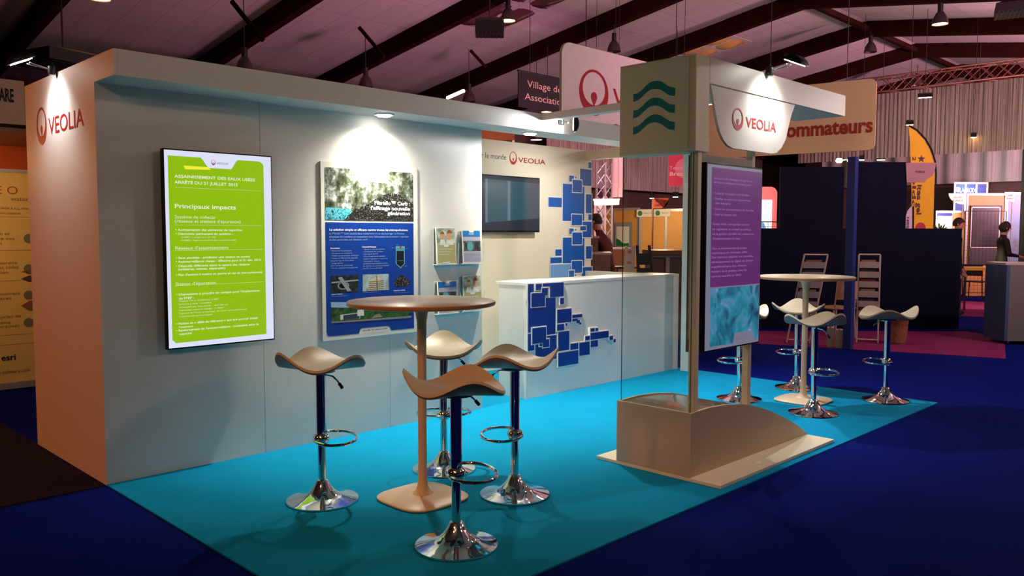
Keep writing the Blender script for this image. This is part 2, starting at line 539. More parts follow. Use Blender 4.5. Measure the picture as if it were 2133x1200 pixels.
# fascia box beam along the front, with downlights let into its soffit
t = thing('fascia_beam', 'long white fascia beam along the top of the storage room', 'fascia', (3, -0.15, HB))
b = MB(); b.box(0.021, 6.06, G, G + .02, HB, HT); b.build('front_board', M_wall, t)
b = MB(); b.box(0.021, 6.06, G + .021, 0.0, HB, HB + .02); b.build('soffit', M_wall, t)
b = MB(); b.box(0.021, 6.06, -0.02, 0.0, HB + .021, HT); b.build('rear_board', M_wall, t)
for (x, y, lab, pw, pw2, ty) in ((1.94, -0.152, 'recessed downlight in the fascia soffit above the poster', 76, 150, .06), (3.49, -0.15, 'glowing recessed downlight beside the end of the storage room', 190, 70, 0)):
    t = thing('downlight', lab, 'downlight', (x, y, HB - .012), 0, 'recessed downlights')
    b = MB(); b.lathe([(0.053, 0.012), (0.053, 0.004), (0.072, 0.004), (0.075, 0.012)], (x, y, HB - .0125), 28); b.build('trim_ring', M_white, t)
    b = MB(); b.lathe([(0.0, -0.006), (0.046, -0.004), (0.052, 0.003), (0.044, 0.010), (0, 0.010)], (x, y, HB - .0125), 24); b.build('lens', M_lamp, t)
    light('SPOT', 'downlight_beam', (x, y, HB - .035), pw, (1.0, 0.95, 0.8), 0.035, (x, y, 0), 150, 1.0)
    light('SPOT', 'downlight_beam', (x, y, HB - .03), pw2, (1.0, 0.95, 0.76), 0.03, (x, y + ty, 1.4), 96, 1.0)

# cross beam from the fascia to the totem
b = MB(); b.box(3.45, 3.53, -2.40, G - .001, 2.462, 2.52); tag(bevel(b.build('cross_beam', M_wall), .002, 1), 'thin white beam bridging the fascia and the wave emblem totem', 'beam')

# back wall with slogan and blue squares
fb = FY(W1)
t = thing('back_wall', 'cream back wall with slogan and blue squares graphic', 'partition wall', (4.6, W1, 0))
b = MB(); b.box(X1 + .001, 6.172, W1, W1 + .04, 0.0, HT); b.build('panel', M_cream, t)
b = MB()
brandx0 = fb.px(1061, 330)[0]; brandx1 = fb.px(1136, 336)[0]
zr0 = fb.px(1070, 343)[1]; zr1 = fb.px(1070, 316)[1]
brand(b, fb, brandx0, zr0, brandx1 - brandx0, zr1 - zr0)
b.build('emblem', M_red, t)
M_grey = mat('grey_vinyl', (84, 78, 72), 0.5, vary=0.02)
b = MB(); a1, bz = fb.px(1054, 333)
text(b, fb, 'Ressourcer le monde', a1, bz, 0.062, None, 0.0, 0.002, 'r'); b.build('slogan', M_grey, t)
M_lblue = mat('pale_blue_print', (110, 165, 215), 0.4, vary=0.02)
def squares(mb, fr, rects, k, ox, oy, t=0.0015, raise_=0.0):
    lay = raise_
    for x0, y0, x1, y1, bd, mi in rects:
        a0, b0, a1, b1 = fr.rect(x0 / k + ox, y0 / k + oy, x1 / k + ox, y1 / k + oy)
        lay += 0.0004
        if raise_:
            mb.m(0); mb.prism(fr, R4(a0 - bd, b0 - bd, a1 + bd, b1 + bd), lay - .0002, 0.0)
        else:
            mb.m(0); mb.flat(fr, R4(a0 - bd, b0 - bd, a1 + bd, b1 + bd), lay + .0012)
        mb.m(mi); mb.flat(fr, R4(a0, b0, a1, b1), lay + .0014)
b = MB()
S1 = [(640, 480, 790, 735), (640, 850, 790, 1058), (760, 375, 840, 490), (818, 328, 840, 368), (540, 572, 632, 638), (800, 550, 840, 680), (817, 690, 840, 728),
      (775, 740, 840, 848), (760, 770, 800, 800), (800, 910, 840, 996), (587, 932, 630, 976), (553, 988, 632, 1028), (553, 1036, 700, 1140, 3), (770, 1055, 840, 1140),
      (683, 420, 715, 462), (722, 427, 732, 438), (705, 450, 770, 535), (700, 690, 770, 765), (683, 787, 712, 825), (720, 790, 729, 802), (703, 815, 770, 898),
      (700, 1012, 770, 1095), (680, 1078, 715, 1130), (720, 1105, 730, 1118)]
squares(b, fb, [(*r[:4], 0.011, 1 if len(r) < 5 else 2) for r in S1], 3.3333, 980, 240)
b.build('square_graphic', [M_white, M_blue, M_lblue], t)

# header and low wall closing the stand's far side
b = MB(); b.box(6.06, 6.1, G, W1 - .002, 2.40, HT); tag(b.build('header_board', M_cream), 'cream header board joining back wall and white post', 'header')
b = MB(); b.box(6.06, 6.1, 0.36, W1 - .002, 0.0, 1.055); tag(b.build('low_side_wall', M_cream), 'low cream side wall closing the booth behind the counter', 'partition wall')
b = MB(); b.box(5.94, 6.02, -0.20, -0.10, 0.008, HB - .001); tag(bevel(b.build('support_post', M_white), .002, 1), 'white square post standing beside the far end of the counter', 'post')

# reception counter with raised blue squares
t = thing('reception_counter', 'long white reception counter with raised blue squares on its front', 'counter', (4.8, 0.2, 0.008))
b = MB(); b.box(3.6, 6.04, 0.0, 0.03, 0.008, 1.035); b.build('front_panel', M_white, t)
b = MB(); b.box(3.6, 3.63, 0.031, 0.35, 0.008, 1.035); b.build('end_panel', M_white, t)
b = MB(); b.box(6.01, 6.04, 0.031, 0.35, 0.008, 1.035); b.build('end_panel', M_white, t)
b = MB(); b.box(3.63, 6.01, 0.05, 0.34, 0.5, 0.52); b.build('shelf', M_white, t)
b = MB(); b.box(3.597, 6.043, -0.002, 0.39, 1.036, 1.066); bevel(b.build('worktop', M_white, t), .002, 1)
fc = FY(0.0)
S2 = [(390, 325, 618, 640), (388, 207, 437, 335), (572, 195, 685, 312), (453, 205, 503, 255), (510, 200, 590, 225), (388, 618, 440, 760), (450, 640, 625, 840),
      (415, 280, 530, 395), (503, 240, 552, 300), (655, 322, 685, 372), (630, 415, 748, 527), (755, 460, 838, 485), (755, 494, 800, 515), (790, 505, 817, 532), (812, 525, 828, 543),
      (628, 540, 686, 592), (697, 532, 712, 552), (637, 600, 728, 758), (738, 700, 803, 750), (812, 690, 898, 798), (637, 768, 803, 880), (905, 605, 1055, 660),
      (862, 640, 898, 672), (905, 575, 938, 600), (945, 572, 967, 597), (905, 675, 965, 728), (1062, 638, 1090, 670), (1095, 664, 1113, 690),
      (418, 568, 532, 698), (505, 665, 558, 730), (478, 700, 500, 722)]
M_dblue = mat('deep_blue_print', (0, 52, 140), 0.35, vary=0.02)
b = MB(); squares(b, fc, [(*r[:4], 0.009, 1) for r in S2], 4.0, 1000, 540, raise_=0.014)
b.build('square_relief', [M_white, M_dblue], t)

# ------------------------------------------------------------------ totem
LX = 2.511
YB, YA = -2.425, -1.868
M_foot = mat('sand_board', (198, 178, 150), 0.65, vary=0.02, scale=4)
M_beige = mat('beige_laminate', (240, 236, 208), 0.5, vary=0.02, scale=4)
t = thing('totem_stand', 'tall totem with wave emblem box, glass panes and arched white foot', 'display totem', (3.2, -2.15, 0.008))
b = MB(); b.box(LX, 4.066, -2.634, -1.70, 0.008, 0.03); bevel(b.build('base_plate', M_cream, t), .002, 1)
b = MB(); b.box(LX, LX + .02, YB, YA, 0.0301, 0.425); b.build('foot_front', M_foot, t)
arc = [(0, .424), (.1, .428), (.22, .430), (.4, .420), (.6, .396), (.8, .350), (.95, .305), (1.1, .250), (1.25, .190), (1.38, .135), (1.49, .08), (1.575, .0305)]
arcf = []
for k in range(len(arc) - 1):
    for q in range(3):
        s = q / 3; arcf.append((arc[k][0] + (arc[k + 1][0] - arc[k][0]) * s, arc[k][1] + (arc[k + 1][1] - arc[k][1]) * s))
arcf.append(arc[-1])
for y0 in (YB, YA - .018):
    fr = FY(y0)
    b = MB(); b.prism(fr, [(LX + .0201, 0.0301)] + [(LX + max(x, .0201), z) for x, z in reversed(arcf)], 0.0, -0.018); b.build('foot_side', M_foot, t)
b = MB(); n = len(arcf)
for (y) in (YB + .019, YA - .019):
    pass
vs = []
for x, z in arcf:
    x = max(x, .021)
    for y in (YB + .0185, YA - .0185):
        vs += [(LX + x, y, z - .022), (LX + x, y, z - .008)]
fs = []
for k in range(n - 2):
    a = 4 * k; c = a + 4
    fs += [(a + 1, a + 3, c + 3, c + 1), (a, c, c + 2, a + 2), (a, a + 1, c + 1, c), (a + 2, c + 2, c + 3, a + 3)]
b.add(vs, fs, True)
M_dimcover = mat('dimmed_glossy_laminate', (150, 136, 104), 0.15, vary=0.02, coat=0.5)  # off-white laminate in dim light, the dimness put into its colour
b.build('foot_cover', M_dimcover, t)
for x in (LX + .05, 3.322):
    zt = 0.30 if x > 3 else 0.40; y_ = -2.35 if x > 3 else -2.415
    b = MB(); b.box(x, x + .042, y_, y_ + .045, zt, HB - .001 + .02); bevel(b.build('post', M_cream, t), .002, 1)
b = MB(); b.box(2.604, 3.32, -2.35, -2.332, 0.86, 1.99); b.build('backing_board', mat('grey_board', (150, 145, 132), 0.5, vary=0.03), t)
# fascia of the totem with soffit, hollow
M_sil = mat('silver_grey_board', (214, 208, 196), 0.4, vary=0.02)
b = MB(); b.box(LX + .15, 4.59, YB, YB + .02, 2.404, 2.557); b.build('fascia_board', M_sil, t)
b = MB(); b.box(LX + .15, 4.59, YB + .021, -2.02, 2.404, 2.42); b.build('fascia_soffit', M_sil, t)
b = MB(); b.box(4.575, 4.59, YB + .021, -2.02, 2.421, 2.557); b.build('fascia_end', M_sil, t)
# emblem box
b = MB(); b.box(LX, LX + .149, YB, YA, 1.992, 2.557); eb = bevel(b.build('emblem_box', M_beige, t), .003, 1)
fx = FX(LX)
a0, a1 = -YA, -YB
b = MB()
b.prism(fx, R4(a0 + .012, 2.012, a1 - .045, 2.54), 0.008, 0.0005); b.build('emblem_plate', M_beige, t)
M_wave = mat('deep_green_vinyl', (0, 138, 134), 0.45, vary=0.02)
b = MB()
wt = [(605, 455), (622, 453), (640, 445), (655, 433), (670, 419), (685, 404), (700, 390), (717, 376), (735, 367), (752, 363), (770, 362), (788, 365), (805, 371), (820, 381), (835, 391), (848, 400), (860, 406), (875, 409), (895, 410)]
wb = [(603, 508), (622, 504), (640, 496), (655, 483), (670, 468), (686, 452), (702, 438), (718, 427), (735, 421), (752, 418), (770, 418), (786, 422), (802, 429), (818, 440), (833, 450), (846, 459), (858, 464), (874, 466), (893, 467)]
TP = [fx.px(x / 3.333 + 1140, y / 3.333 + 60) for x, y in wt]
BP = [fx.px(x / 3.333 + 1140, y / 3.333 + 60) for x, y in wb]
for k in range(3):
    dz = k * (fx.px(1321, 196.5)[1] - fx.px(1321, 230.6)[1]); n = len(TP)
    b.add([fx.p(x, z - dz, 0.010) for x, z in TP] + [fx.p(x, z - dz, 0.010) for x, z in BP], [(q, q + 1, n + q + 1, n + q) for q in range(n - 1)], False)
b.build('wave_emblem', M_wave, t)
# hanging brand panel under the fascia
ff = FY(YB - .001)
out = [(1481, 177), (1486, 205), (1491, 235), (1495, 256), (1500, 275), (1507, 291), (1516, 303), (1527, 309), (1570, 315), (1608, 320), (1618, 318), (1628, 308), (1637, 290), (1643, 262), (1649, 238), (1656, 219)]
b = MB(); b.prism(ff, [ff.px(u, v) for u, v in reversed(out)], 0.0, -0.018); b.build('brand_panel', M_sil, t)
b = MB()
ra, rb = ff.px(1525, 250), ff.px(1548, 250)
zc = ff.px(1536, 248)[1]; zh = ff.px(1536, 225)[1] - ff.px(1536, 271)[1]
ring_drop(b, ff, (ra[0] + rb[0]) / 2, zc, rb[0] - ra[0], zh, 0.002)
q0 = ff.px(1553, 262); q1 = ff.px(1616, 275)
text(b, ff, 'VEOLIA', q0[0], ff.px(1553, 264)[1], ff.px(1553, 242)[1] - ff.px(1553, 264)[1], q1[0] - q0[0], 0.012, 0.002)
b.build('brand_lettering', M_red, t)
# glass panes
M_glass = pane('clear_glass')
M_gedge = mat('green_glass_edge', (60, 110, 90), 0.2, vary=0.02)
b = MB(); b.box(LX + .03, LX + .036, YB + .03, YA - .01, 0.4, 1.99); gp = b.build('glass_pane', M_glass, t)
b = MB(); b.box(LX + .03, LX + .036, YB + .027, YB + .0299, 0.4, 1.99); b.box(LX + .03, LX + .036, YA - .0099, YA - .008, 0.4, 1.99); b.build('pane_edge', M_gedge, gp)

# ------------------------------------------------------------------ screens
def emis(name, rgb, k): return mat(name, rgb, 0.3, vary=0, emit=k)
E_white = emis('lit_white', (228, 232, 255), 0.92)
E_green = emis('lit_green', (146, 196, 8), 0.9)
E_yel = emis('lit_yellow', (245, 240, 60), 0.95)
E_txt = emis('lit_text', (236, 245, 205), 0.9)
E_redt = emis('lit_crimson', (150, 50, 80), 0.8)
YT = -0.075
t = thing('wall_screen', 'large portrait screen on the wall showing a lime green slide', 'screen', (0.71, -0.04, 0.79))
b = MB(); b.box(0.352, 1.075, YT, -0.035, 0.788, 2.018); bevel(b.build('housing', M_black, t), .003, 1)
b = MB(); b.box(0.5, 0.93, -0.034, -0.001, 1.15, 1.65); b.build('wall_bracket', M_dkmetal, t)
fs_ = FY(YT - .0006)
b = MB(); b.flat(fs_, R4(0.360, 0.797, 1.067, 2.010), 0.0); b.build('display', E_white, t)
K2, O2x, O2y = 2.727, 330, 300
def p2(x, y): return (x / K2 + O2x, y / K2 + O2y)
def q2(x, y): return fs_.px(*p2(x, y))
def flatpx(mb, fr, pts, lift): mb.flat(fr, [fr.px(*q) for q in pts], lift)
b = MB()
gx0, gz1 = q2(64, 60); gx1, gz0 = q2(614, 1085)
gx0b, gz0b = q2(80, 1132)
L = min(gx0, gx0b); zb0 = 0.826; zt = 1.976
n1, n2, n3, n4 = q2(250, 72)[0], q2(285, 138)[0], q2(412, 145)[0], q2(440, 88)[0]
zn = q2(350, 140)[1]
r = 0.022
pts = [(L + r, zb0), (gx1, zb0 + .006), (gx1, zt - .03), (gx1 - .008, zt - .012), (gx1 - .03, zt), (n4 + .012, zt), (n4, zt - .012), (n3 + .012, zn + .012), (n3, zn), (n2, zn), (n2 - .012, zn + .012), (n1, zt - .012), (n1 - .012, zt), (L, zt), (L, zb0 + r)]
b.flat(fs_, pts, 0.0006); b.build('slide_ground', E_green, t)
b = MB(); flatpx(b, fs_, [p2(142, 122), p2(150, 143), p2(297, 147), p2(283, 132)][::-1], 0.0012); b.build('slide_bar', E_yel, t)
b = MB(); a, z = q2(300, 118); brand(b, fs_, a, z - .002, q2(396, 118)[0] - a, 0.034, 0.0012, 0.0); b.build('slide_mark', E_redt, t)
b = MB()
def t2(s, x0, y, x1, h, bold=0.02): b = MB(); textpx(b, fs_, s, *p2(x0, y), p2(x1, y)[0], h / K2, bold, 0.0012); b.build('text_line', E_txt, t)
t2('ASSAINISSEMENT DES EAUX USÉES', 90, 190, 548, 18); t2('ARRÊTÉ DU 21 JUILLET 2015', 90, 224, 450, 18)
t2('Principaux impacts', 93, 364, 440, 26)
t2('Système de collecte', 93, 422, 322, 19, 0); t2('(réseaux et stations d\'épuration)', 93, 446, 467, 19, 0)
t2('• Augmentation des exigences de reporting', 96, 493, 476, 13); t2('• Diagnostic permanent du système :', 96, 516, 422, 13)
t2('- 10 000EH : à compter du 31 déc 2020', 120, 533, 326, 8, 0); t2('- 10 000EH : diagnostic permanent des 5 ans avant fin 2020', 120, 551, 440, 8, 0)
t2('Réseaux d\'assainissement', 96, 600, 398, 20, 0)
t2('• Eaux pluviales : privilégier une gestion en amont', 98, 653, 520, 13); t2('• Autosurveillance réseau : Effective pour le 21 déc. 2015', 98, 675, 582, 13)
t2('• Objectifs différents selon la nature des réseaux', 98, 700, 520, 13); t2('(unitaires, mixtes, séparatifs)', 112, 718, 380, 13)
t2('• Plan d\'actions à mettre en œuvre en cas de non-conformité', 98, 750, 590, 13)
t2('Station d\'épuration', 98, 806, 325, 20, 0)
t2('• Dispositions à prendre en compte pour l\'implantation', 100, 862, 575, 13); t2('de STEP :', 116, 884, 200, 13)
for i, (s, e) in enumerate((('Distance 100 m d\'habitations et ERP', 340), ('Surélevé si zone - inondable', 300), ('Accessible par tous temps - sauf 100 ans', 396), ('Préservation nappes et captages : H 1000/7', 372), ('Capacité de l\'unité au stockage des boues autorisé plus que', 502), ('Traitement plus que l\'eau potable', 306))):
    t2(s, 116, 897 + i * 17.5, e, 8, 0)
t2('• Notion de « débit de référence » que doit pouvoir traiter', 100, 1028, 567, 13); t2('l\'ouvrage', 118, 1046, 198, 12)
t2('• Renforcement de l\'autosurveillance : modulable selon la', 100, 1067, 570, 13); t2('capacité', 118, 1085, 190, 12)
for y, e in ((243, 588), (456, 590), (602, 595), (802, 598)):
    a, z = q2(92, y); e_, _ = q2(e, y); b = MB(); b.flat(fs_, R4(a, z - .004, e_, z - .0028), 0.0012); b.build('rule_line', E_txt, t)

# totem screens, back to back
YS = -2.405
fs2 = FY(YS - .0006)
sx0, sx1 = (fs2.px(1475, 338)[0] + fs2.px(1463, 733)[0]) / 2, (fs2.px(1588, 350)[0] + fs2.px(1582, 716)[0]) / 2
sz1, sz0 = fs2.px(1530, 344)[1], fs2.px(1522, 725)[1]
E_grey = emis('dim_lit_grey', (120, 122, 142), 0.85)
E_pur = emis('dim_lit_purple', (98, 42, 108), 0.85)
E_ptx = emis('dim_lit_lilac', (150, 104, 172), 0.9)
t = thing('totem_screen', 'portrait screen on the totem with purple text slide', 'screen', ((sx0 + sx1) / 2, -2.36, sz0))
b = MB(); b.box(sx0, sx1, YS, YS + .042, sz0, sz1); bevel(b.build('housing', M_black, t), .002, 1)
b = MB(); b.box(sx0 + .2, sx1 - .2, YS + .0421, -2.3505, sz0 + .4, sz1 - .4); b.build('wall_bracket', M_dkmetal, t)
b = MB(); b.flat(fs2, R4(sx0 + .01, sz0 + .01, sx1 - .01, sz1 - .01), 0); b.build('display', E_grey, t)
K7, = (2.6087,)
def p7(x, y): return (x / K7 + 1400, y / K7 + 300)
def q7(x, y): return fs2.px(*p7(x, y))
zl = q7(330, 770)[1]
b = MB(); b.flat(fs2, rrect(q7(212, 400)[0], zl, q7(482, 400)[0], q7(345, 140)[1], .018, 4, (0, 1, 0, 0)), 0.0006); b.build('slide_ground', E_pur, t)
def lungs():
    m, nt, bs = nodes_mat('dim_lit_cyan_picture')
    tc = nt.nodes.new('ShaderNodeTexCoord'); w = nt.nodes.new('ShaderNodeTexNoise')
    w.inputs['Scale'].default_value = 7; w.inputs['Distortion'].default_value = 1.2; w.inputs['Detail'].default_value = 3
    r = ramp(nt, [(0.3, (20, 50, 96)), (0.42, (24, 104, 134)), (0.55, (40, 138, 165)), (0.64, (100, 130, 180)), (0.74, (150, 160, 205))])
    nt.links.new(tc.outputs['Object'], w.inputs['Vector']); nt.links.new(w.outputs[0], r.inputs[0])
    nt.links.new(r.outputs[0], bs.inputs['Emission Color']); bs.inputs['Emission Strength'].default_value = 0.8
    bs.inputs['Base Color'].default_value = (0.02, 0.02, 0.02, 1)
    return m
xl, xr = q7(200, 900)[0], q7(465, 900)[0]; zlo = q7(330, 1082)[1]
b = MB(); b.flat(fs2, rrect(q7(206, 900)[0], zlo, q7(470, 900)[0], zl - .008, .016, 4, (1, 0, 0, 1)), 0.0006); b.build('slide_picture', lungs(), t)
b = MB()
xm = q7(330, 1050)[0]; b.flat(fs2, [(xm - .0, zlo), (q7(462, 1050)[0] - .03, zlo), (q7(430, 1050)[0], zlo + .055), (q7(425, 1050)[0] - .01, zlo + .065), (xm + .035, zlo + .065), (xm + .02, zlo + .055)], 0.0012); b.build('slide_tab', E_grey, t)
b = MB(); text(b, fs2, 'seureca', q7(345, 1050)[0], zlo + .018, 0.018, 0.12, 0.01, 0.0018); b.build('tab_mark', emis('dim_lit_rose', (160, 90, 120), .8), t)
b = MB()
def t7(s, x0, y, x1, h=16, bold=0.01): b = MB(); textpx(b, fs2, s, *p7(x0, y), p7(x1, y)[0], h / K7 * 0.8, bold, 0.0012); b.build('text_line', E_ptx, t)
rows = [('Seureca Veolia développe une gamme de', 226, 190, 436), ('services numériques innovants pour :', 224, 212, 434), ('• Collecter et analyser vos données', 222, 272, 418), ('• Planifier et suivre les interventions', 222, 302, 424), ('des équipes', 234, 326, 316),
        ('• Gérer les consommations de vos sites', 222, 358, 442), ('• Suivi en temps réel', 222, 388, 348), ('Seureca Veolia, une expertise reconnue', 220, 440, 418), ('en ingénierie et conseil au service', 218, 468, 428), ('de la gestion durable des ressources', 218, 494, 444), ('d\'assainissement de l\'eau', 218, 520, 368),
        ('Dans un environnement de projets', 216, 574, 404), ('numériques en évolution, offrir', 216, 598, 408), ('Des réponses adaptées aux nouvelles,', 214, 622, 440), ('développement du digital de demain', 213, 648, 440), ('supplémentaire des réseaux', 213, 674, 404), ('métiers de la gestion, avec les', 213, 700, 404), ('services associés au client', 212, 726, 374)]
for s, x0, y, x1 in rows: t7(s, x0, y, x1)
t = thing('rear_screen', 'unlit brown backed screen on the rear of the totem', 'screen', (2.95, -2.30, sz0))
b = MB(); b.box(2.66, 3.30, -2.331, -2.285, 0.77, 1.985); b.build('housing', mat('bronze_shell', (92, 74, 56), 0.45, vary=0.05), t)
b = MB(); b.box(2.67, 3.29, -2.2849, -2.282, 0.78, 1.975); b.build('display', M_black, t)

# landscape TV on the back wall
fv = FY(W1 - .075)
vx1, vz1 = fv.px(1124.5, 371); vz0 = fv.px(1124, 484)[1]
vx0 = vx1 - (vz1 - vz0) * 1.75
t = thing('landscape_screen', 'dark landscape screen hanging on the cream back wall', 'screen', ((vx0 + vx1) / 2, W1 - .05, vz0))
b = MB(); b.box(vx0, vx1, W1 - .075, W1 - .04, vz0, vz1); bevel(b.build('housing', M_black, t), .003, 1)
b = MB(); b.box(vx0 + .3, vx1 - .3, W1 - .0399, W1 - .001, vz0 + .15, vz1 - .15); b.build('wall_bracket', M_dkmetal, t)
fd = FY(W1 - .0756)
b = MB(); b.flat(fd, R4(vx0 + .012, vz0 + .018, vx1 - .012, vz1 - .012), 0)
cols = [(0.0, 0.25, 1), (0.25, 0.28, 2), (0.28, 0.52, 3), (0.52, 0.56, 2), (0.56, 0.78, 3), (0.78, 0.8, 2)]
wv = vx1 - vx0 - .024; xv = vx0 + .012
# display pattern: teal panes between pale strips
hv = vz1 - vz0 - .03; zv = vz0 + .018
for a, c, k in ((0.20, 0.235, 2), (0.235, 0.52, 3), (0.52, 0.56, 2), (0.56, 0.82, 3), (0.82, 1.0, 4)):
    b.m(k - 1); b.flat(fd, [(xv + wv * a, zv + hv * (.12 + .12 * a)), (xv + wv * c, zv + hv * (.12 + .12 * c)), (xv + wv * c, zv + hv * (.95 - .04 * c)), (xv + wv * a, zv + hv * (.95 - .04 * a))], .0006)
b.build('display', [emis('dark_navy_glow', (20, 30, 52), .8), emis('pale_strip_glow', (96, 122, 140), .8), emis('teal_glow', (34, 84, 98), .8), emis('grey_glow', (70, 80, 96), .8)], t)

# ------------------------------------------------------------------ poster
fp = FY(-0.012)
K3 = 3.0
def p3(x, y): return (x / K3 + 640, y / K3 + 320)
def q3(x, y): return fp.px(*p3(x, y))
t = thing('wall_poster', 'tall blue and white poster board lit from above', 'poster', (1.92, -0.006, 0.73))
b = MB(); b.box(1.487, 2.357, -0.012, -0.0005, 0.73, 2.016); b.build('board', M_white, t)
def falls():
    m, nt, bs = nodes_mat('waterfall_print')
    tc = nt.nodes.new('ShaderNodeTexCoord')
    n = nt.nodes.new('ShaderNodeTexNoise'); n.inputs['Scale'].default_value = 9; n.inputs['Detail'].default_value = 8; n.inputs['Roughness'].default_value = .75
    mp = nt.nodes.new('ShaderNodeMapping'); mp.inputs['Scale'].default_value = (1.3, 1, 1.1)
    nt.links.new(tc.outputs['Object'], mp.inputs[0]); nt.links.new(mp.outputs[0], n.inputs['Vector'])
    r = ramp(nt, [(0.38, (20, 28, 16)), (0.47, (70, 80, 58)), (0.54, (128, 136, 128)), (0.64, (225, 230, 228))])
    nt.links.new(n.outputs[0], r.inputs[0]); nt.links.new(r.outputs[0], bs.inputs['Base Color']); bs.inputs['Roughness'].default_value = .4
    return m
def speck(name, c0, c1, sc=90, th=.55):
    m, nt, bs = nodes_mat(name)
    tc = nt.nodes.new('ShaderNodeTexCoord'); n = nt.nodes.new('ShaderNodeTexNoise'); n.inputs['Scale'].default_value = sc; n.inputs['Detail'].default_value = 2
    nt.links.new(tc.outputs['Object'], n.inputs['Vector'])
    r = ramp(nt, [(th, c0), (th + .06, c1)]); nt.links.new(n.outputs[0], r.inputs[0]); nt.links.new(r.outputs[0], bs.inputs['Base Color']); bs.inputs['Roughness'].default_value = .4
    return m
A0, A1 = q3(110, 300)[0], q3(662, 300)[0]
ztop = q3(110, 84)[1]; zmid = q3(385, 418)[1]; zm2 = q3(385, 432)[1]; zbt = q3(385, 1118)[1]
na, nb_, nc, nd = q3(275, 90)[0], q3(310, 180)[0], q3(490, 180)[0], q3(505, 115)[0]; znn = q3(400, 178)[1]
b = MB(); b.flat(fp, [(A0, zmid), (A1, zmid), (A1, ztop - .02), (A1 - .02, ztop), (nd, ztop), (nd - .01, ztop - .01), (nc, znn + .01), (nc - .012, znn), (nb_ + .012, znn), (nb_, znn + .01), (na + .01, ztop - .01), (na, ztop), (A0, ztop)], .0008)
b.m(1); b.flat(fp, [(A0, zmid), (q3(330, 410)[0], zmid), q3(260, 345), (A0, q3(115, 335)[1])], .0012)
heap = [(230, 416), (300, 345), (350, 330), (390, 312), (430, 280), (480, 255), (530, 248), (580, 258), (620, 285), (662, 318)]
b.m(2); b.flat(fp, [(q3(x, y)[0], max(zmid, q3(x, y)[1])) for x, y in heap] + [(A1, zmid)], .0016)
b.m(3)
for k in range(70):
    x = A0 + random.random() * (A1 - A0) * (0.45 if k < 45 else 0.95); z = zmid + random.random() * .09
    b.flat(fp, ell(x, z, .002 + random.random() * .0025, .002 + random.random() * .0025, 6), .0019)
b.build('photo_header', [falls(), speck('cyan_pool_print', (90, 190, 215), (40, 110, 130), 60, .55), speck('carbon_print', (16, 16, 15), (150, 150, 145), 110, .58), mat('carbon_grain', (20, 20, 20), .5, vary=0)], t)
b = MB(); x0b = q3(125, 700)[0]
b.flat(fp, [(A0 + .025, zbt), (q3(322, 1100)[0], zbt), (q3(332, 1100)[0], zbt + .032), (q3(340, 1100)[0], zbt + .038), (q3(500, 1090)[0], zbt + .038), (q3(512, 1090)[0], zbt + .032), (q3(525, 1090)[0], zbt), (A1, zbt), (A1, zm2), (A0, zm2), (A0, zbt + .03), (A0 + .008, zbt + .008)], .0008)
b.build('blue_ground', mat('poster_blue', (10, 62, 158), .35, vary=.02), t)
M_ptxt = mat('poster_white_ink', (236, 240, 250), .4, vary=0)
M_ptx2 = mat('poster_pale_ink', (150, 178, 225), .4, vary=0)
b = MB()
def t3(s, x0, y, x1, h, bold=0.0, m=None):
    b = MB(); textpx(b, fp, s, *p3(x0, y), p3(x1, y)[0], h / K3, bold, 0.0024); b.build('text_line', m or (M_ptxt if bold else M_ptx2), t)
t3('Filtraflo™ Carb :', 420, 318, 641, 24, .03); t3('l\'affinage nouvelle', 397, 350, 641, 24, .03); t3('génération', 500, 382, 641, 22, .03)
t3('La solution simple et efficace contre toutes les micropollutions', 138, 482, 627, 15, .02)
t3('Avantages', 142, 596, 202, 10, .02); t3('Caractéristiques', 342, 588, 430, 10, .02)
t3('Chatoux Traitement', 150, 884, 220, 8, .02); t3('Capacité réalisée', 538, 860, 612, 8, .02)
b = MB()
t3('Le Filtraflo™ Carb associe deux traitements en un seul ouvrage : la filtration', 138, 505, 606, 13)
t3('physique des matières en suspension avec l\'adsorption de la matière organique', 138, 525, 632, 13); t3('et des pesticides sur charbon actif.', 138, 544, 376, 13)
for i, (s, e) in enumerate((('• Simplicité d\'exploitation', 278), ('• Compacité et modularité', 280), ('• Faible consommation d\'énergie', 318), ('• Teneur en MES & CAG adaptable', 314), ('  paramétrage de CA à dose', 290), ('• Large gamme', 222), ('  pour l\'unité de production', 284), ('• Pas de coagulant ni de polymère', 314))): t3(s, 146, 612 + 15.5 * i, e, 9)
for i, (s, e) in enumerate((('• Bassin à flux ascendant', 482), ('• Lit fluidisé de charbon', 474), ('  micro-grain de CA', 442), ('• Deux compartiments verticaux', 486), ('  matières organiques et organisme', 500), ('• Conception robuste', 450), ('  extraction et déconcentration en continu', 500), ('  du charbon en surconcentration', 508), ('  du CA usé et du neuf', 468))): t3(s, 348, 602 + 15 * i, e, 9)
for k, (x, y) in enumerate(((553, 572), (526, 590), (612, 595), (604, 705))): t3('eau', x, y, x + 18, 5)
t3('Filtre à charbon actif de Chatoux', 150, 896, 252, 6); t3('Usine de traitement de production d\'eau', 348, 870, 440, 6); t3('Charbon en micro-grain de calibre choisi', 540, 874, 636, 6)
t3('Usine de la production du Plessis avec réalisation d\'un traitement', 150, 1058, 306, 6); t3('Bâtiment de filtration et réacteurs avec CAG', 414, 1038, 650, 6)
t3('WATER TECHNOLOGIES', 345, 1112, 500, 10, .02, mat('plum_ink', (120, 60, 90), .4, vary=0))
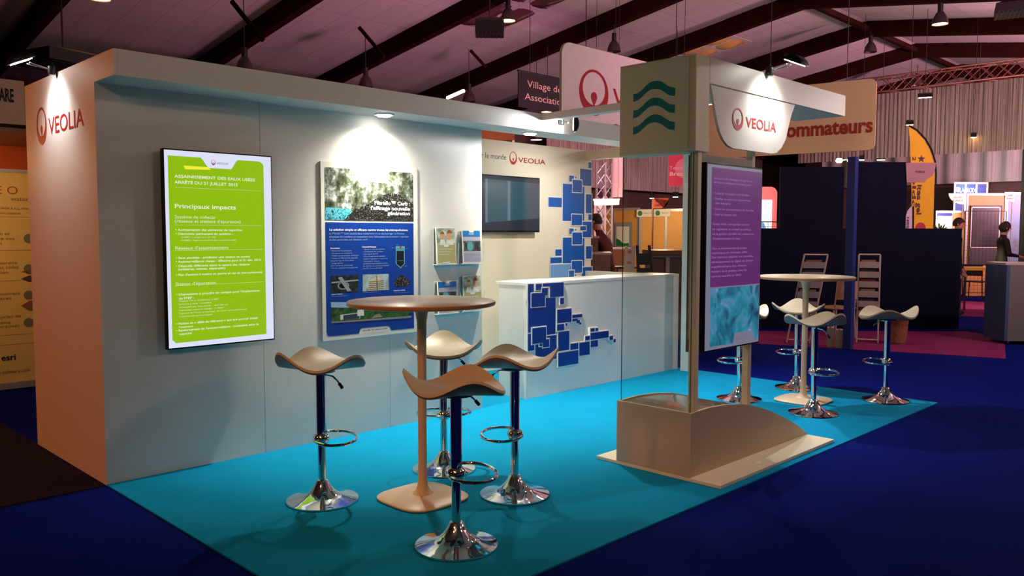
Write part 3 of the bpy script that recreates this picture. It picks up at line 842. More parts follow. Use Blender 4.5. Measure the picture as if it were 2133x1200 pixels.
def pic(name, c, sc):
    m, nt, bs = nodes_mat(name)
    tc = nt.nodes.new('ShaderNodeTexCoord'); n = nt.nodes.new('ShaderNodeTexNoise'); n.inputs['Scale'].default_value = sc; n.inputs['Detail'].default_value = 5; n.inputs['Roughness'].default_value = .6
    nt.links.new(tc.outputs['Object'], n.inputs['Vector'])
    r = ramp(nt, c); nt.links.new(n.outputs[0], r.inputs[0]); nt.links.new(r.outputs[0], bs.inputs['Base Color']); bs.inputs['Roughness'].default_value = .4
    return m
def quadpx(mb, pts, lift=.0014): mb.flat(fp, [q3(*q) for q in pts], lift)
b = MB()
quadpx(b, [(148, 872), (320, 862), (318, 758), (146, 764)])
b.m(1); b.flat(fp, ell(*q3(225, 825), .05, .03), .0018); b.m(2); b.flat(fp, ell(*q3(225, 825), .038, .02), .0021)
b.m(1); quadpx(b, [(150, 812), (318, 795), (318, 786), (150, 802)], .0024); quadpx(b, [(190, 775), (215, 770), (275, 858), (250, 862)], .0026)
b.build('picture', [pic('machine_print', [(.4, (8, 10, 14)), (.6, (50, 58, 66))], 30), mat('metal_print', (150, 156, 162), .3, vary=.1), M_black], t)
b = MB()
quadpx(b, [(346, 862), (510, 852), (508, 752), (346, 756)]); b.m(1); quadpx(b, [(380, 858), (480, 852), (476, 775), (440, 762), (384, 790)], .0018)
b.m(2)
for k in range(5): quadpx(b, [(385, 800 + k * 12), (476, 792 + k * 12), (476, 795 + k * 12), (385, 803 + k * 12)], .0022)
quadpx(b, [(430, 764), (436, 764), (440, 858), (434, 858)], .0022)
b.build('picture', [pic('sky_yard_print', [(.35, (120, 130, 105)), (.6, (180, 205, 220))], 12), mat('tank_print', (196, 188, 160), .5, vary=.1), mat('rail_print', (110, 105, 90), .5)], t)
b = MB()
quadpx(b, [(150, 1052), (650, 1016), (648, 960), (146, 930)]);
b.m(1); quadpx(b, [(150, 962), (646, 968), (646, 955), (400, 930), (146, 928)], .0018)
b.m(2); quadpx(b, [(205, 1040), (330, 1030), (330, 992), (205, 1008)], .0022); b.m(3); quadpx(b, [(225, 1037), (325, 1028), (325, 998), (225, 1010)], .0026); b.m(2); quadpx(b, [(312, 1016), (354, 1012), (352, 972), (312, 978)], .0028)
b.m(4); quadpx(b, [(150, 1050), (650, 1014), (650, 1026), (150, 1060)], .0022)
quadpx(b, [(400, 1030), (470, 1020), (450, 1000), (420, 1008)], .0022)
b.build('picture', [pic('trees_print', [(.35, (12, 40, 16)), (.6, (60, 105, 45))], 25), mat('sky_print', (150, 190, 220), .5, vary=.15), mat('white_building_print', (225, 225, 220), .5), mat('dark_window_print', (40, 50, 80), .5), mat('road_print', (150, 140, 120), .5)], t)
b = MB()
quadpx(b, [(553, 580), (608, 580), (608, 690), (583, 718), (553, 690)]); b.m(1); quadpx(b, [(557, 584), (604, 584), (604, 688), (583, 710), (557, 688)], .0018)
b.m(2); quadpx(b, [(557, 584), (604, 584), (604, 608), (557, 608)], .0022); b.m(3); quadpx(b, [(574, 578), (588, 578), (582, 600)], .0026); b.m(2); quadpx(b, [(562, 668), (600, 668), (600, 671), (562, 671)], .0022)
b.build('diagram', [mat('cyan_line', (120, 190, 210), .4), mat('dark_tank_print', (10, 22, 26), .4), mat('cyan_fill', (70, 150, 175), .4), M_red], t)
b = MB(); quadpx(b, [(541, 810), (560, 775), (575, 765), (588, 756), (602, 766), (625, 782), (642, 800), (641, 815), (610, 830), (570, 832), (546, 822)]); b.build('carbon_heap', MATS['carbon_print'], t)

# ------------------------------------------------------------------ brochure pockets and brochures
M_acryl = pane('clear_acrylic', (0.96, 0.98, 0.98))
M_aedge = mat('acrylic_edge', (235, 240, 245), .2, vary=0, coat=.5)
def pocket(x0, x1, z0, z1, kind, lab, labb):
    t = thing('brochure_pocket', lab, 'brochure holder', ((x0 + x1) / 2, -.03, z0), 0, 'acrylic brochure pockets')
    b = MB(); b.box(x0, x1, -.0045, -.0015, z0, z1); b.build('back', M_acryl, t)
    b = MB(); b.box(x0, x1, -.048, -.0015, z0 - .004, z0); b.build('floor_lip', M_aedge, t)
    b = MB(); b.add([(x0, -.046, z0), (x1, -.046, z0), (x1, -.058, z0 + .17), (x0, -.058, z0 + .17)], [(0, 1, 2, 3)]); b.build('front', M_acryl, t)
    b = MB()
    for x in (x0, x1): b.tube([(x, -.046, z0), (x, -.058, z0 + .17)], .0015, 5)
    b.tube([(x0, -.003, z0), (x0, -.003, z1)], .0015, 5); b.tube([(x0, -.003, z1), (x1, -.003, z1)], .0015, 5)
    b.build('rim', M_aedge, t)
    w = .205; xa = (x0 + x1) / 2 - w / 2 + .004
    fr = Frame((xa, -.036, z0 + .002), (1, 0, 0), (0, .018, .297)); h = min(.297, (z1 - z0) + .004)
    t = thing('brochure', labb, 'brochure', (xa + w / 2, -.03, z0 + .002), 0, 'brochures in the pockets')
    b = MB(); b.prism(fr, R4(0, 0, w, h), 0, -.008); b.build('pages', M_white, t)
    b = MB()
    if kind == 0:
        b.flat(fr, R4(.006, h * .52, w - .006, h - .006), .0006)
        b.m(1); b.flat(fr, R4(.006, .008, w - .006, h * .52), .0006)
        for cx, cy, s in ((.065, h * .78, 1), (.14, h * .80, 1.25)):
            b.m(2); b.flat(fr, ell(cx, cy, .024 * s, .034 * s), .001)
            b.m(3); b.flat(fr, [(cx + .024 * s * math.cos(math.radians(a)), cy + .034 * s * math.sin(math.radians(a))) for a in range(20, 181, 16)] + [(cx - .018 * s, cy + .012 * s)], .0014)
            b.m(4); b.flat(fr, [(cx - .034 * s, h * .525), (cx + .034 * s, h * .525), (cx + .02 * s, cy - .03 * s), (cx - .02 * s, cy - .03 * s)], .0008)
        b.m(5); b.flat(fr, [(w * .36, h * .52), (w * .40, h * .47), (w * .6, h * .47), (w * .64, h * .52)], .001); b.flat(fr, R4(w * .3, .008, w * .65, .016), .001)
        for k in range(3): b.flat(fr, R4(.02, h * (.4 - k * .07), w * (.85 - .1 * k), h * (.4 - k * .07) + .003), .001)
        b.build('cover', [pic('leafy_print', [(.35, (90, 120, 80)), (.6, (205, 215, 200))], 14), mat('olive_print', (176, 168, 112), .4), mat('skin_print', (214, 160, 120), .4, vary=.1), mat('hair_print', (150, 92, 56), .4, vary=.2), mat('shirt_print', (226, 226, 214), .4, vary=.1), M_white], t)
    else:
        b.flat(fr, R4(.006, h * .80, w - .006, h - .006), .0006)
        b.m(1); b.flat(fr, R4(.006, h * .36, w - .006, h * .66), .0006); b.m(2); b.flat(fr, R4(.006, h * .67, w - .006, h * .79), .0006); b.flat(fr, R4(.006, .008, w - .006, h * .34), .0006)
        b.m(3); b.flat(fr, ell(w * .4, h * .51, .035, .04), .001)
        b.m(4); b.flat(fr, R4(w * .64, h * .40, w * .9, h * .64), .001); b.m(5); text(b, fr, 'PLANET', w * .5, h * .86, .012, None, .02, .001, 'c')
        b.flat(fr, [(w * .36, h - .006), (w * .40, h - .022), (w * .6, h - .022), (w * .64, h - .006)], .001)
        b.m(4)
        for k in range(7): text(b, fr, ('services et solutions pour les', 'collectivités locales et les', 'industriels de la gestion')[k % 3], .012, h * (.29 - k * .038), .006, w * (.86 if k != 3 else .5), 0, .001)
        b.build('cover', [mat('azure_print', (0, 118, 190), .4), pic('hall_print', [(.4, (24, 32, 34)), (.6, (110, 116, 110))], 18), mat('pale_lilac_print', (178, 176, 196), .4), mat('aqua_print', (90, 160, 170), .4), mat('ink_print', (40, 44, 56), .4), M_white], t)
pocket(2.523, 2.745, 1.258, 1.548, 0, 'clear acrylic brochure pocket, upper one nearer the poster', 'brochure with a mother and child photo, upper one nearer the poster')
pocket(2.80, 3.03, 1.258, 1.53, 1, 'clear acrylic brochure pocket, upper one at the wall corner', 'blue headed brochure in the upper pocket at the wall corner')
pocket(2.53, 2.765, 0.857, 1.115, 1, 'clear acrylic brochure pocket, lower one nearer the poster', 'blue headed brochure half hidden by the near table top')
pocket(2.805, 3.035, 0.86, 1.15, 0, 'clear acrylic brochure pocket, lower one at the wall corner', 'brochure with a mother and child photo, lower one at the wall corner')
# ------------------------------------------------------------------ bar stools
M_leather = mat('cream_leather', (214, 200, 172), 0.42, vary=0.05, scale=6, bump=0.12, bscale=180)
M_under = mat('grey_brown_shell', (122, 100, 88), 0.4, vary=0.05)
def seat_z(r, t):
    l = 0.0
    for c in (0.0, 1.868, -1.868):
        d = abs((t - c + PI) % (2 * PI) - PI)
        l += math.exp(-(d / 0.58) ** 2) * (1.0 if c == 0.0 else 0.80)
    return 0.104 * l * (r ** 2.7) - 0.006 * r * r + 0.010 * (1 - (1 - r) ** 2) * 0.0
def make_stool():
    t = thing('bar_stool', 'x', 'bar stool', (0, 0, 0), 0, 'chrome bar stools')
    NR, NT = 12, 60
    def surf(off, shrink):
        vs = []
        for i in range(NR + 1):
            q = i / NR
            for k in range(NT):
                a = 2 * PI * k / NT
                R = (0.240 + 0.008 * math.cos(3 * a)) * shrink
                z = 0.738 + seat_z(q, a) + off
                vs.append((R * q * math.cos(a), R * q * math.sin(a), z))
        return vs
    th = 0.024
    top = surf(th, 1.0); bot = surf(0.0, 0.985)
    n = len(top)
    b = MB()
    def grid(o, flip):
        fs = []
        for i in range(NR):
            for k in range(NT):
                k2 = (k + 1) % NT
                f = (o + i * NT + k, o + (i + 1) * NT + k, o + (i + 1) * NT + k2, o + i * NT + k2)
                fs.append(f if not flip else tuple(reversed(f)))
        return fs
    midr = surf(th * .45, 1.012)[-NT:]
    b.add(top + midr, grid(0, False) + [(NR * NT + k, NR * NT + (k + 1) % NT, n + (k + 1) % NT, n + k) for k in range(NT)], True)
    b.build('seat', M_leather, t)
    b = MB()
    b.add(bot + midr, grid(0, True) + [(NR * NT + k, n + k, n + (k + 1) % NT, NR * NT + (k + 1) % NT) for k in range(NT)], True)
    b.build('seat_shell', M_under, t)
    b = MB(); b.lathe([(0.0, .737), (0.075, .735), (0.08, .728), (0.03, .722), (0.026, .70), (0.0, .70)]); b.build('mounting_plate', M_chrome, t)
    b = MB(); b.lathe([(0.0, .72), (0.0285, .72), (0.0285, .375), (0.0, .375)], seg=28); b.build('gas_sleeve', M_chrome, t)
    b = MB(); b.lathe([(0.0, .376), (0.0225, .376), (0.0225, .10), (0, .10)], seg=28); b.build('column', M_chrome, t)
    b = MB(); b.lathe([(0, .385), (.028, .384), (.040, .372), (.046, .352), (.040, .332), (.028, .320), (0, .319)], seg=28); b.build('footrest_collar', M_chrome, t)
    b = MB()
    pts = []
    for k in range(40):
        a = 2 * PI * k / 40
        x = 0.172 * math.sin(a); y = 0.075 - 0.118 * math.cos(a)
        pts.append((y, x, 0.350))
    b.tube(pts, 0.0085, 8, True); b.build('footrest_ring', M_chrome, t)
    b = MB(); b.lathe([(0, .012), (.192, .0), (.200, .002), (.199, .009), (.17, .016), (.12, .027), (.085, .042), (.06, .066), (.042, .092), (.032, .115), (.024, .121), (0, .121)], seg=56); b.build('trumpet_base', M_chrome, t)
    b = MB(); b.tube([(0, -.03, .715), (0, -.10, .712), (.0, -.135, .690), (0, -.155, .672)], .005, 6); lv = b.build('height_lever', M_chrome, t)
    b = MB(); b.tube([(0, -.150, .677), (0, -.175, .655)], .009, 8); b.build('lever_grip', M_black, lv)
    return t
def bearing(x, y): return math.atan2(y - CC.y, x - CC.x)
spots = [
    (.754, -1.157, 210, 0, 'cream bar stool nearest the green screen, left of the near table', 0),
    (1.634, -1.171, 90, 90, 'cream bar stool behind the near table, before the poster wall', 90),
    (1.590, -1.847, -5, 180, 'cream bar stool between the near table and the squares counter', 200),
    (.841, -2.195, 180, 12, 'front bar stool with warm orange lit seat, nearest to the viewer', 100),
    (4.985, -1.355, 30, 180, 'far bar stool mostly hidden behind the purple text screen', 0),
    (5.866, -1.475, 90, 180, 'far bar stool behind the far table, facing away', 180),
    (4.884, -2.099, -40, 0, 'far bar stool in front of the far table stem', 0),
    (5.866, -2.320, 20, 180, 'far bar stool standing alone at the carpet corner', 180)]
proto = None
for (x, y, lobe, ring, lab, lev) in spots:
    away = bearing(x, y) - PI / 2
    rz = away + math.radians(lobe)
    if proto is None:
        proto = make_stool(); o = proto
        proto['label'] = lab
    else:
        o = dup(proto, (0, 0, 0), 0, lab, 'chrome bar stools')
    o.location = (x, y, 0.009); o.rotation_euler = (0, 0, rz)
    rr = math.radians(ring - lobe)
    for ch in kids(o):
        if ch.name.startswith('footrest_ring'):
            ch.rotation_euler = (0, 0, rr)
        if ch.name.startswith('height_lever'):
            ch.rotation_euler = (0, 0, math.radians(lev - lobe) + 0.7)

# ------------------------------------------------------------------ high tables
M_ttop = mat('ivory_laminate', (206, 188, 158), 0.38, vary=0.02, coat=.15)
M_tedge = mat('warm_lit_table_edge', (176, 132, 92), 0.4, vary=0.03)  # warm light on the edge put into its brown colour
M_tbase = mat('ivory_painted_steel', (222, 200, 168), 0.4, vary=0.02)
def make_table():
    t = thing('high_table', 'x', 'high table', (0, 0, 0), 0, 'round high tables')
    R = .412
    b = MB(); b.lathe([(0, 1.096), (R - .012, 1.096), (R - .003, 1.099)], seg=72); b.lathe([(0, 1.122), (R - .006, 1.122), (R, 1.118)], seg=72)
    b.m(1); b.lathe([(R - .003, 1.099), (R, 1.103), (R + .001, 1.110), (R, 1.118)], seg=72)
    b.build('table_top', [M_ttop, M_tedge], t)
    b = MB(); b.lathe([(0, 1.095), (.075, 1.095), (.062, 1.085), (.036, 1.055), (.027, 1.0), (.0255, .8), (.0245, .35), (.0255, .12), (.030, .075), (.042, .045), (.062, .030), (0, .030)], seg=32); b.build('stem', M_tbase, t)
    b = MB(); pts = []
    for k in range(64):
        a = 2 * PI * k / 64
        c, s = math.cos(a), math.sin(a)
        m = (abs(c) ** 3.6 + abs(s) ** 3.6) ** (-1 / 3.6)
        pts.append((0.222 * m * c, 0.222 * m * s))
    vs = []
    for sc, z in ((0.975, 0.0), (1.0, .006), (1.0, .012), (.96, .018), (.5, .026), (.2, .031)):
        vs += [(x * sc, y * sc, z) for x, y in pts]
    fs = [tuple(reversed(range(64)))]
    for j in range(5):
        fs += [(j * 64 + k, j * 64 + (k + 1) % 64, (j + 1) * 64 + (k + 1) % 64, (j + 1) * 64 + k) for k in range(64)]
    fs.append(tuple(5 * 64 + k for k in range(64)))
    b.add(vs, fs, True); b.build('base_plate', M_tbase, t)
    return t
tb = make_table(); tb.location = (1.175, -1.525, 0.009); tb['label'] = 'round high table with ivory top amid the four near bar stools'
t2_ = dup(tb, (5.33, -1.80, 0.009), 0, 'round high table with ivory top amid the four far bar stools', 'round high tables')

# ------------------------------------------------------------------ floodlights on arms
def flood(clamp, head, aim, power, lab, half=0.055, color=(0.95, 0.97, 1.0), angle=110, e2=None):
    c = Vector(clamp); h = Vector(head)
    t = thing('arm_floodlight', lab, 'floodlight', c, 0, 'floodlights on arms')
    b = MB(); b.lathe([(0, -.03), (.018, -.03), (.024, -.015), (.024, .02), (.014, .03), (0, .03)], c, 16)
    b.tube([c + Vector((0, 0, .03)), c + Vector((0, 0, .045)), c + (h - c).normalized() * -.03 + Vector((0, 0, .02)), c + (h - c).normalized() * -.03 + Vector((0, 0, -.05))], .004, 6)
    b.build('clamp', M_dkmetal, t)
    d = (h - c).normalized(); s = d.cross(Vector((0, 0, 1))).normalized()
    b = MB(); b.tube([c + s * .008, h - d * .04 + s * .03], .004, 6); b.tube([c - s * .008, h - d * .04 - s * .03], .004, 6); b.build('arm', M_steel, t)
    # shell: shallow curved hood
    up = (Vector(head) - Vector(aim)).normalized(); 
    if e2 is None: e2 = (d - up * d.dot(up)).normalized()
    else: e2 = Vector(e2); e2 = (e2 - up * e2.dot(up)).normalized()
    s = up.cross(e2).normalized()
    b = MB(); vs = []
    for i in range(9):
        a = PI * i / 8
        for j, q in enumerate((-1, -.8, .8, 1)):
            w = half * (1.0 if abs(q) < 1 else .72)
            vs.append(h + e2 * (math.cos(a) * -.075) + up * (math.sin(a) * .045 * (1 if abs(q) < 1 else .6)) + s * (q * half))
    fs = [(i * 4 + j, i * 4 + j + 1, (i + 1) * 4 + j + 1, (i + 1) * 4 + j) for i in range(8) for j in range(3)]
    fs += [tuple(i * 4 for i in range(9)), tuple(i * 4 + 3 for i in reversed(range(9)))]
    b.add(vs, fs, True); b.build('hood', M_dkmetal, t)
    b = MB(); q = [h + e2 * x + s * y - up * .002 for x, y in ((-.055, -half * .8), (.055, -half * .8), (.055, half * .8), (-.055, half * .8))]
    b.add([v for v in q] + [v - up * .004 for v in q], [(0, 1, 2, 3), (7, 6, 5, 4), (0, 4, 5, 1), (1, 5, 6, 2), (2, 6, 7, 3), (3, 7, 4, 0)]); b.build('lens', M_lamp, t)
    light('SPOT', 'flood_beam', h - up * .02, power, color, .03, aim, angle, 1.0)
flood((-.030, .66, 2.53), (-.20, .66, 2.56), (0.02, .66, 2.10), 19, 'floodlight on an arm over the orange lit end wall', angle=112)
flood((3.35, -2.452, 2.566), (3.35, -2.62, 2.60), (3.35, -2.41, 2.15), 30, 'floodlight on an arm over the hanging brand panel', angle=115)
flood((3.685, G - .024, 2.475), (3.66, -.50, 2.44), (3.52, G, 2.44), 55, 'floodlight seen from behind under the thin cross beam', angle=140, half=.034, e2=(0, 0, 1))
flood((5.2, .02, 2.54), (5.2, .20, 2.58), (5.0, 1.3, 1.2), 80, 'floodlight above the reception counter', angle=120)

flood((3.54, -1.75, 2.50), (3.72, -1.75, 2.47), (4.1, -1.65, 0.0), 75, 'added floodlight under the cross beam, unseen behind the wave emblem box', angle=84)  # no such lamp in view, added to brighten the carpet
flood((5.55, G - .012, 2.50), (5.55, G - .17, 2.46), (5.4, -1.9, 0.3), 170, 'added floodlight on the fascia for the far table, unseen behind the emblem box', angle=110)  # no such lamp in view, added to light the far table

# ------------------------------------------------------------------ hall high bay lamps
M_bell = mat('grey_bell_shade', (74, 56, 58), .35, .3, vary=.06)
M_ballast = mat('ballast_black', (20, 16, 16), .5, vary=.05)
M_hot = mat('sodium_glow', (255, 196, 120), .4, vary=0, emit=14)
M_cold = mat('mercury_glow', (248, 245, 255), .4, vary=0, emit=14)
def bell(u, v, dep, lit, lab, R=.15):
    p = at(u, v, dep)
    top = zb(p.y)
    t = thing('high_bay_lamp', lab, 'hall lamp', p, 0, 'high bay lamps')
    b = MB(); b.lathe([(R, 0), (R * .97, .05), (R * .8, .14), (R * .5, .22), (R * .3, .245), (R * .28, .25)], p, 28); b.lathe([(R * .98, .002), (R * .95, .05), (R * .78, .14), (R * .48, .215)], p, 28); b.build('bell_shade', M_bell, t)
    b = MB(); b.cyl(p + Vector((0, 0, .245)), p + Vector((0, 0, .40)), R * .34, 16); b.build('ballast', M_ballast, t)
    b = MB(); b.tube([p + Vector((0, 0, .40)), Vector((p.x, p.y, max(top, p.z + .42)))], .008, 6); b.build('hanger', M_ballast, t)
    if lit:
        b = MB(); b.lathe([(0, .012), (R * .9, .012), (R * .9, .03), (0, .03)], p, 24); b.build('lens', M_hot if lit == 1 else M_cold, t)
        light('SPOT', 'bell_beam', p - Vector((0, 0, .02)), 30 if lit == 1 else 30, ORANGE if lit == 1 else (1, .9, .85), .12, p - Vector((0, 0, 3)), 130, .8)
bell(208, -1, 12, 1, 'lit amber bell lamp cut by the top of the picture, furthest left')
bell(510, 149, 14, 0, 'dark bell lamp just peeking over the fascia near the green screen')
bell(762, 182, 17, 0, 'unlit bell lamp over the fascia above the poster')
bell(1058, 44, 16, 1, 'lit amber bell lamp beside the hanging projector box')
bell(977, 212, 18.6, 0, 'unlit bell lamp right of the glowing tube')
bell(1279, 108, 18, 0, 'unlit grey bell lamp hanging over the large white logo sign')
bell(1140, 234, 19, 1, 'small lit bell lamp over the junction of fascia and cross beam')
bell(1117, 292, 20, 2, 'small lit bell lamp seen under the fascia above the slogan wall')
bell(1958, 51, 16, 1, 'lit amber bell lamp, furthest right of the hall lamps')
bell(1813, 109, 20, 0, 'unlit bell lamp under the ridge joint of a beam')
bell(1910, 178, 24, 0, 'unlit small bell lamp under the farthest ridge joint')
# glowing tube
t = thing('tube_light', 'short glowing fluorescent tube over the fascia', 'tube light', at(948, 196, 17))
b = MB(); b.tube([at(932, 204, 17), at(966, 189, 16.6)], .035, 8); b.build('tube', mat('tube_glow', (255, 235, 225), .4, vary=0, emit=6), t)
b = MB(); b.tube([at(932, 202, 17.05), at(966, 187, 16.65)], .03, 6); b.build('batten', M_ballast, t)
# ceiling heaters / projector boxes
def hang_box(u, v, dep, w, d, h, lab, rz=.2):
    p = at(u, v, dep)
    t = thing('ceiling_unit', lab, 'ceiling heater', p, rz, 'hanging heater boxes')
    X = XF[t.name]
    b = MB(); vs = []
    for sx, z in ((1, 0), (1, h * .75), (.62, h), (.62, h)):
        vs += [X @ Vector((x * w / 2 * sx, y * d / 2 * sx, z)) for x, y in ((-1, -1), (1, -1), (1, 1), (-1, 1))]
    b.add(vs[:12], [(3, 2, 1, 0), (0, 1, 5, 4), (1, 2, 6, 5), (2, 3, 7, 6), (3, 0, 4, 7), (4, 5, 9, 8), (5, 6, 10, 9), (6, 7, 11, 10), (7, 4, 8, 11), (8, 9, 10, 11)]); b.build('casing', M_ballast, t)
    b = MB()
    for k in range(7):
        y = -d * .42 + k * d * .14
        q = [X @ Vector((x, y + dy, -.006)) for x, dy in ((-w * .42, 0), (w * .42, 0), (w * .42, d * .06), (-w * .42, d * .06))]
        b.add(q + [v - Vector((0, 0, .01)) for v in q], [(0, 1, 2, 3), (7, 6, 5, 4), (0, 4, 5, 1), (1, 5, 6, 2), (2, 6, 7, 3), (3, 7, 4, 0)])
    b.build('grille', M_dkmetal, t)
    b = MB(); c = X @ Vector((0, 0, h)); b.tube([c, Vector((c.x, c.y, zb(c.y) + .36))], .012, 6); b.build('hanger', M_ballast, t)
hang_box(1020, 72, 15, .52, .52, .27, 'dark box heater hanging beside the lit amber bell lamp', .8)
hang_box(132, 140, 12, 1.0, .9, .22, 'dark box heater looming behind the end wall floodlight', .3)
hang_box(2105, 30, 15, .7, .5, .2, 'dark box heater in the top right corner of the roof', .3)
# roof lights: glossy domed panes set against the tiles
M_dome = mat('amber_dome', (205, 160, 95), .15, vary=.05, coat=.6)
M_dome2 = mat('smoked_dome', (96, 62, 62), .12, vary=.1, coat=.8)
def roof_light(u, v, w, h, nx, ny, m, lab, e=0):
    d = ray(u, v)
    # meet the left roof slope
    nrm = Vector((0, .15, 1)); c0 = 6.5 + .37 - .012 + .15 * YR
    s = (c0 - CC.dot(nrm)) / d.dot(nrm); p = CC + d * s
    uy = Vector((0, 1, -.15)).normalized(); ux = Vector((1, 0, 0)); un = uy.cross(ux).normalized()
    if un.z > 0: un = -un
    t = thing('roof_light', lab, 'roof light', p, 0, 'roof lights')
    b = MB()
    for i in range(nx):
        for j in range(ny):
            o = p + ux * (w * (i / nx - .5)) + uy * (h * (j / ny - .5)); N = 6
            vs = []
            for a in range(N + 1):
                for c in range(N + 1):
                    q, r_ = a / N, c / N
                    vs.append(o + ux * (w / nx * (.03 + .94 * q)) + uy * (h / ny * (.03 + .94 * r_)) + un * (.10 * math.sin(PI * q) * math.sin(PI * r_)))
            b.add(vs, [(a * (N + 1) + c, a * (N + 1) + c + 1, (a + 1) * (N + 1) + c + 1, (a + 1) * (N + 1) + c) for a in range(N) for c in range(N)], True)
    b.build('domed_panes', m, t)
    b = MB(); fr = Frame(p - ux * w / 2 - uy * h / 2, ux, uy); b.prism(fr, R4(-.04, -.04, w + .04, h + .04), .011 if fr.n.z < 0 else -.011, 0); b.build('curb', M_tile, t)
    if e:
        light('SPOT', 'roof_light_wash', p + un * 1.2 - uy * 1.0, e, (1, .7, .35), .1, p, 70, 1)
roof_light(1478, 98, 1.3, 1.6, 2, 2, M_dome, 'amber lit domed roof light above the wave emblem box', 16)
roof_light(1085, 10, 1.4, 2.6, 2, 2, M_dome2, 'smoked domed roof light behind the lit amber bell lamp')
roof_light(996, 38, .7, 1.0, 1, 1, M_dome2, 'small smoked roof light behind the hanging heater box')
# ------------------------------------------------------------------ trusses and curtains
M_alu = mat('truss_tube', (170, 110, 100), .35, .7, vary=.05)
def truss(p, q, h, lab, m=None, n=None, name='lighting_truss'):
    p = Vector(p); q = Vector(q); L = (q - p).length; d = (q - p).normalized()
    s = d.cross(Vector((0, 0, 1)))
    if s.length < .1: s = Vector((1, 0, 0)); upv = d.cross(s).normalized()
    else: s.normalize(); upv = Vector((0, 0, 1))
    t = thing(name, lab, 'truss', p)
    b = MB()
    cs = [s * h / 2, -s * h / 2, s * h / 2 + upv * h, -s * h / 2 + upv * h]
    for c in cs: b.tube([p + c, q + c], .020, 6)
    b.build('chords', m or M_alu, t)
    n = n or max(2, int(L / h)); b = MB()
    for k in range(n):
        a0, a1 = p + d * (L * k / n), p + d * (L * (k + 1) / n)
        for i, j in ((0, 2), (1, 3), (0, 1), (2, 3)):
            b.tube([a0 + cs[i], a1 + cs[j]] if k % 2 == 0 else [a0 + cs[j], a1 + cs[i]], .009, 5)
            if (i, j) in ((0, 2), (1, 3)): b.tube([a0 + cs[j], a1 + cs[i]] if k % 2 == 0 else [a0 + cs[i], a1 + cs[j]], .012, 5)
    b.build('lattice', m or M_alu, t)
    return t
def curtain_mat(name, c0, c1):
    m, nt, bs = nodes_mat(name)
    tc = nt.nodes.new('ShaderNodeTexCoord'); mp = nt.nodes.new('ShaderNodeMapping'); mp.inputs['Scale'].default_value = (40, 40, .15)
    n = nt.nodes.new('ShaderNodeTexNoise'); n.inputs['Scale'].default_value = 2.6; n.inputs['Detail'].default_value = 4; n.inputs['Roughness'].default_value = .8
    nt.links.new(tc.outputs['Object'], mp.inputs[0]); nt.links.new(mp.outputs[0], n.inputs['Vector'])
    r = ramp(nt, [(.38, c0), (.62, c1)]); nt.links.new(n.outputs[0], r.inputs[0]); nt.links.new(r.outputs[0], bs.inputs['Base Color'])
    bs.inputs['Roughness'].default_value = .85
    return m
M_string = curtain_mat('string_curtain', (74, 62, 54), (200, 184, 168))
M_panel_c = curtain_mat('pleated_curtain_cloth', (110, 104, 100), (160, 154, 148))
def curtain(p, q, z0, z1, lab, m, amp=.018, wl=.10, z0b=None):
    p = Vector((p[0], p[1], 0)); q = Vector((q[0], q[1], 0)); L = (q - p).length; d = (q - p).normalized(); s = Vector((-d.y, d.x, 0))
    n = int(L / .02); vs = []
    for k in range(n + 1):
        x = L * k / n; o = s * (amp * math.sin(2 * PI * x / wl) + amp * .5 * math.sin(2 * PI * x / (wl * 2.7)))
        w = p + d * x + o; f = k / n
        zz = z0 + ((z0b if z0b is not None else z0) - z0) * f
        for off in (0, .012):
            for z in (zz, z1): vs.append((w.x + s.x * off, w.y + s.y * off, z))
    fs = []
    for k in range(n):
        a = 4 * k; c = a + 4
        fs += [(a, c, c + 1, a + 1), (a + 2, a + 3, c + 3, c + 2), (a, a + 2, c + 2, c), (a + 1, c + 1, c + 3, a + 3)]
    fs += [(0, 1, 3, 2), (4 * n, 4 * n + 2, 4 * n + 3, 4 * n + 1)]
    b = MB(); b.add(vs, fs, True); return tag(b.build('string_curtain', m), lab, 'curtain', 'hall curtains')
XA = 19.6; ya0, ya1 = 5.2, -3.5
zA = 5.05
curtain((XA, ya0), (XA, ya1), 3.42, zA - .03, 'brown grey string curtain under the high truss behind the yellow flag', M_string)
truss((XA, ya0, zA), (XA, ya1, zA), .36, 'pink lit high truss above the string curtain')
XB = 24.6
curtain((XB, 6.8), (XB, -4), 3.0, 4.25, 'pale grey curtain under the second truss, further back', M_panel_c, .03, .5)
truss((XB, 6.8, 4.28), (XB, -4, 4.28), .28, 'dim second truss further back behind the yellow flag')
b = MB(); b.box(XB + .3, XB + .4, -5, 7.5, 0, 4.3); struct(tag(b.build('wall_far_side', M_hall), 'dark hall end partition behind the far booths', 'wall'))
# left hand curtain run, seen through the booth
YCn = 10.2
curtain((15.0, YCn), (27, YCn), 2.86, 4.3, 'grey brown string curtain seen through the booth opening', M_string)
b = MB(); b.box(5, 34, YCn + .6, YCn + .7, 0, 4.3); struct(tag(b.build('wall_side', M_hall), 'dark hall side partition behind the string curtain', 'wall'))
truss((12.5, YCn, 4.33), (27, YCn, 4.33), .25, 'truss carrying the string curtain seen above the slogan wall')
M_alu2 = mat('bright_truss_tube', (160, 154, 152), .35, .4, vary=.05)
tp = at(1267, 488, 15.5)
truss((tp.x, tp.y, 0.0), (tp.x, tp.y, 2.85), .20, 'upright bright truss tower left of the tall pink banner', M_alu2, name='truss_tower')
light('SPOT', 'curtain_wash', (14.5, 1.5, 2.6), 165, (1.0, .74, .66), .2, (XA, 1.0, 4.3), 110, 1)
light('SPOT', 'curtain_wash', (15.5, -3.0, 2.6), 130, (1.0, .74, .66), .2, (XA, -1.0, 4.3), 110, 1)
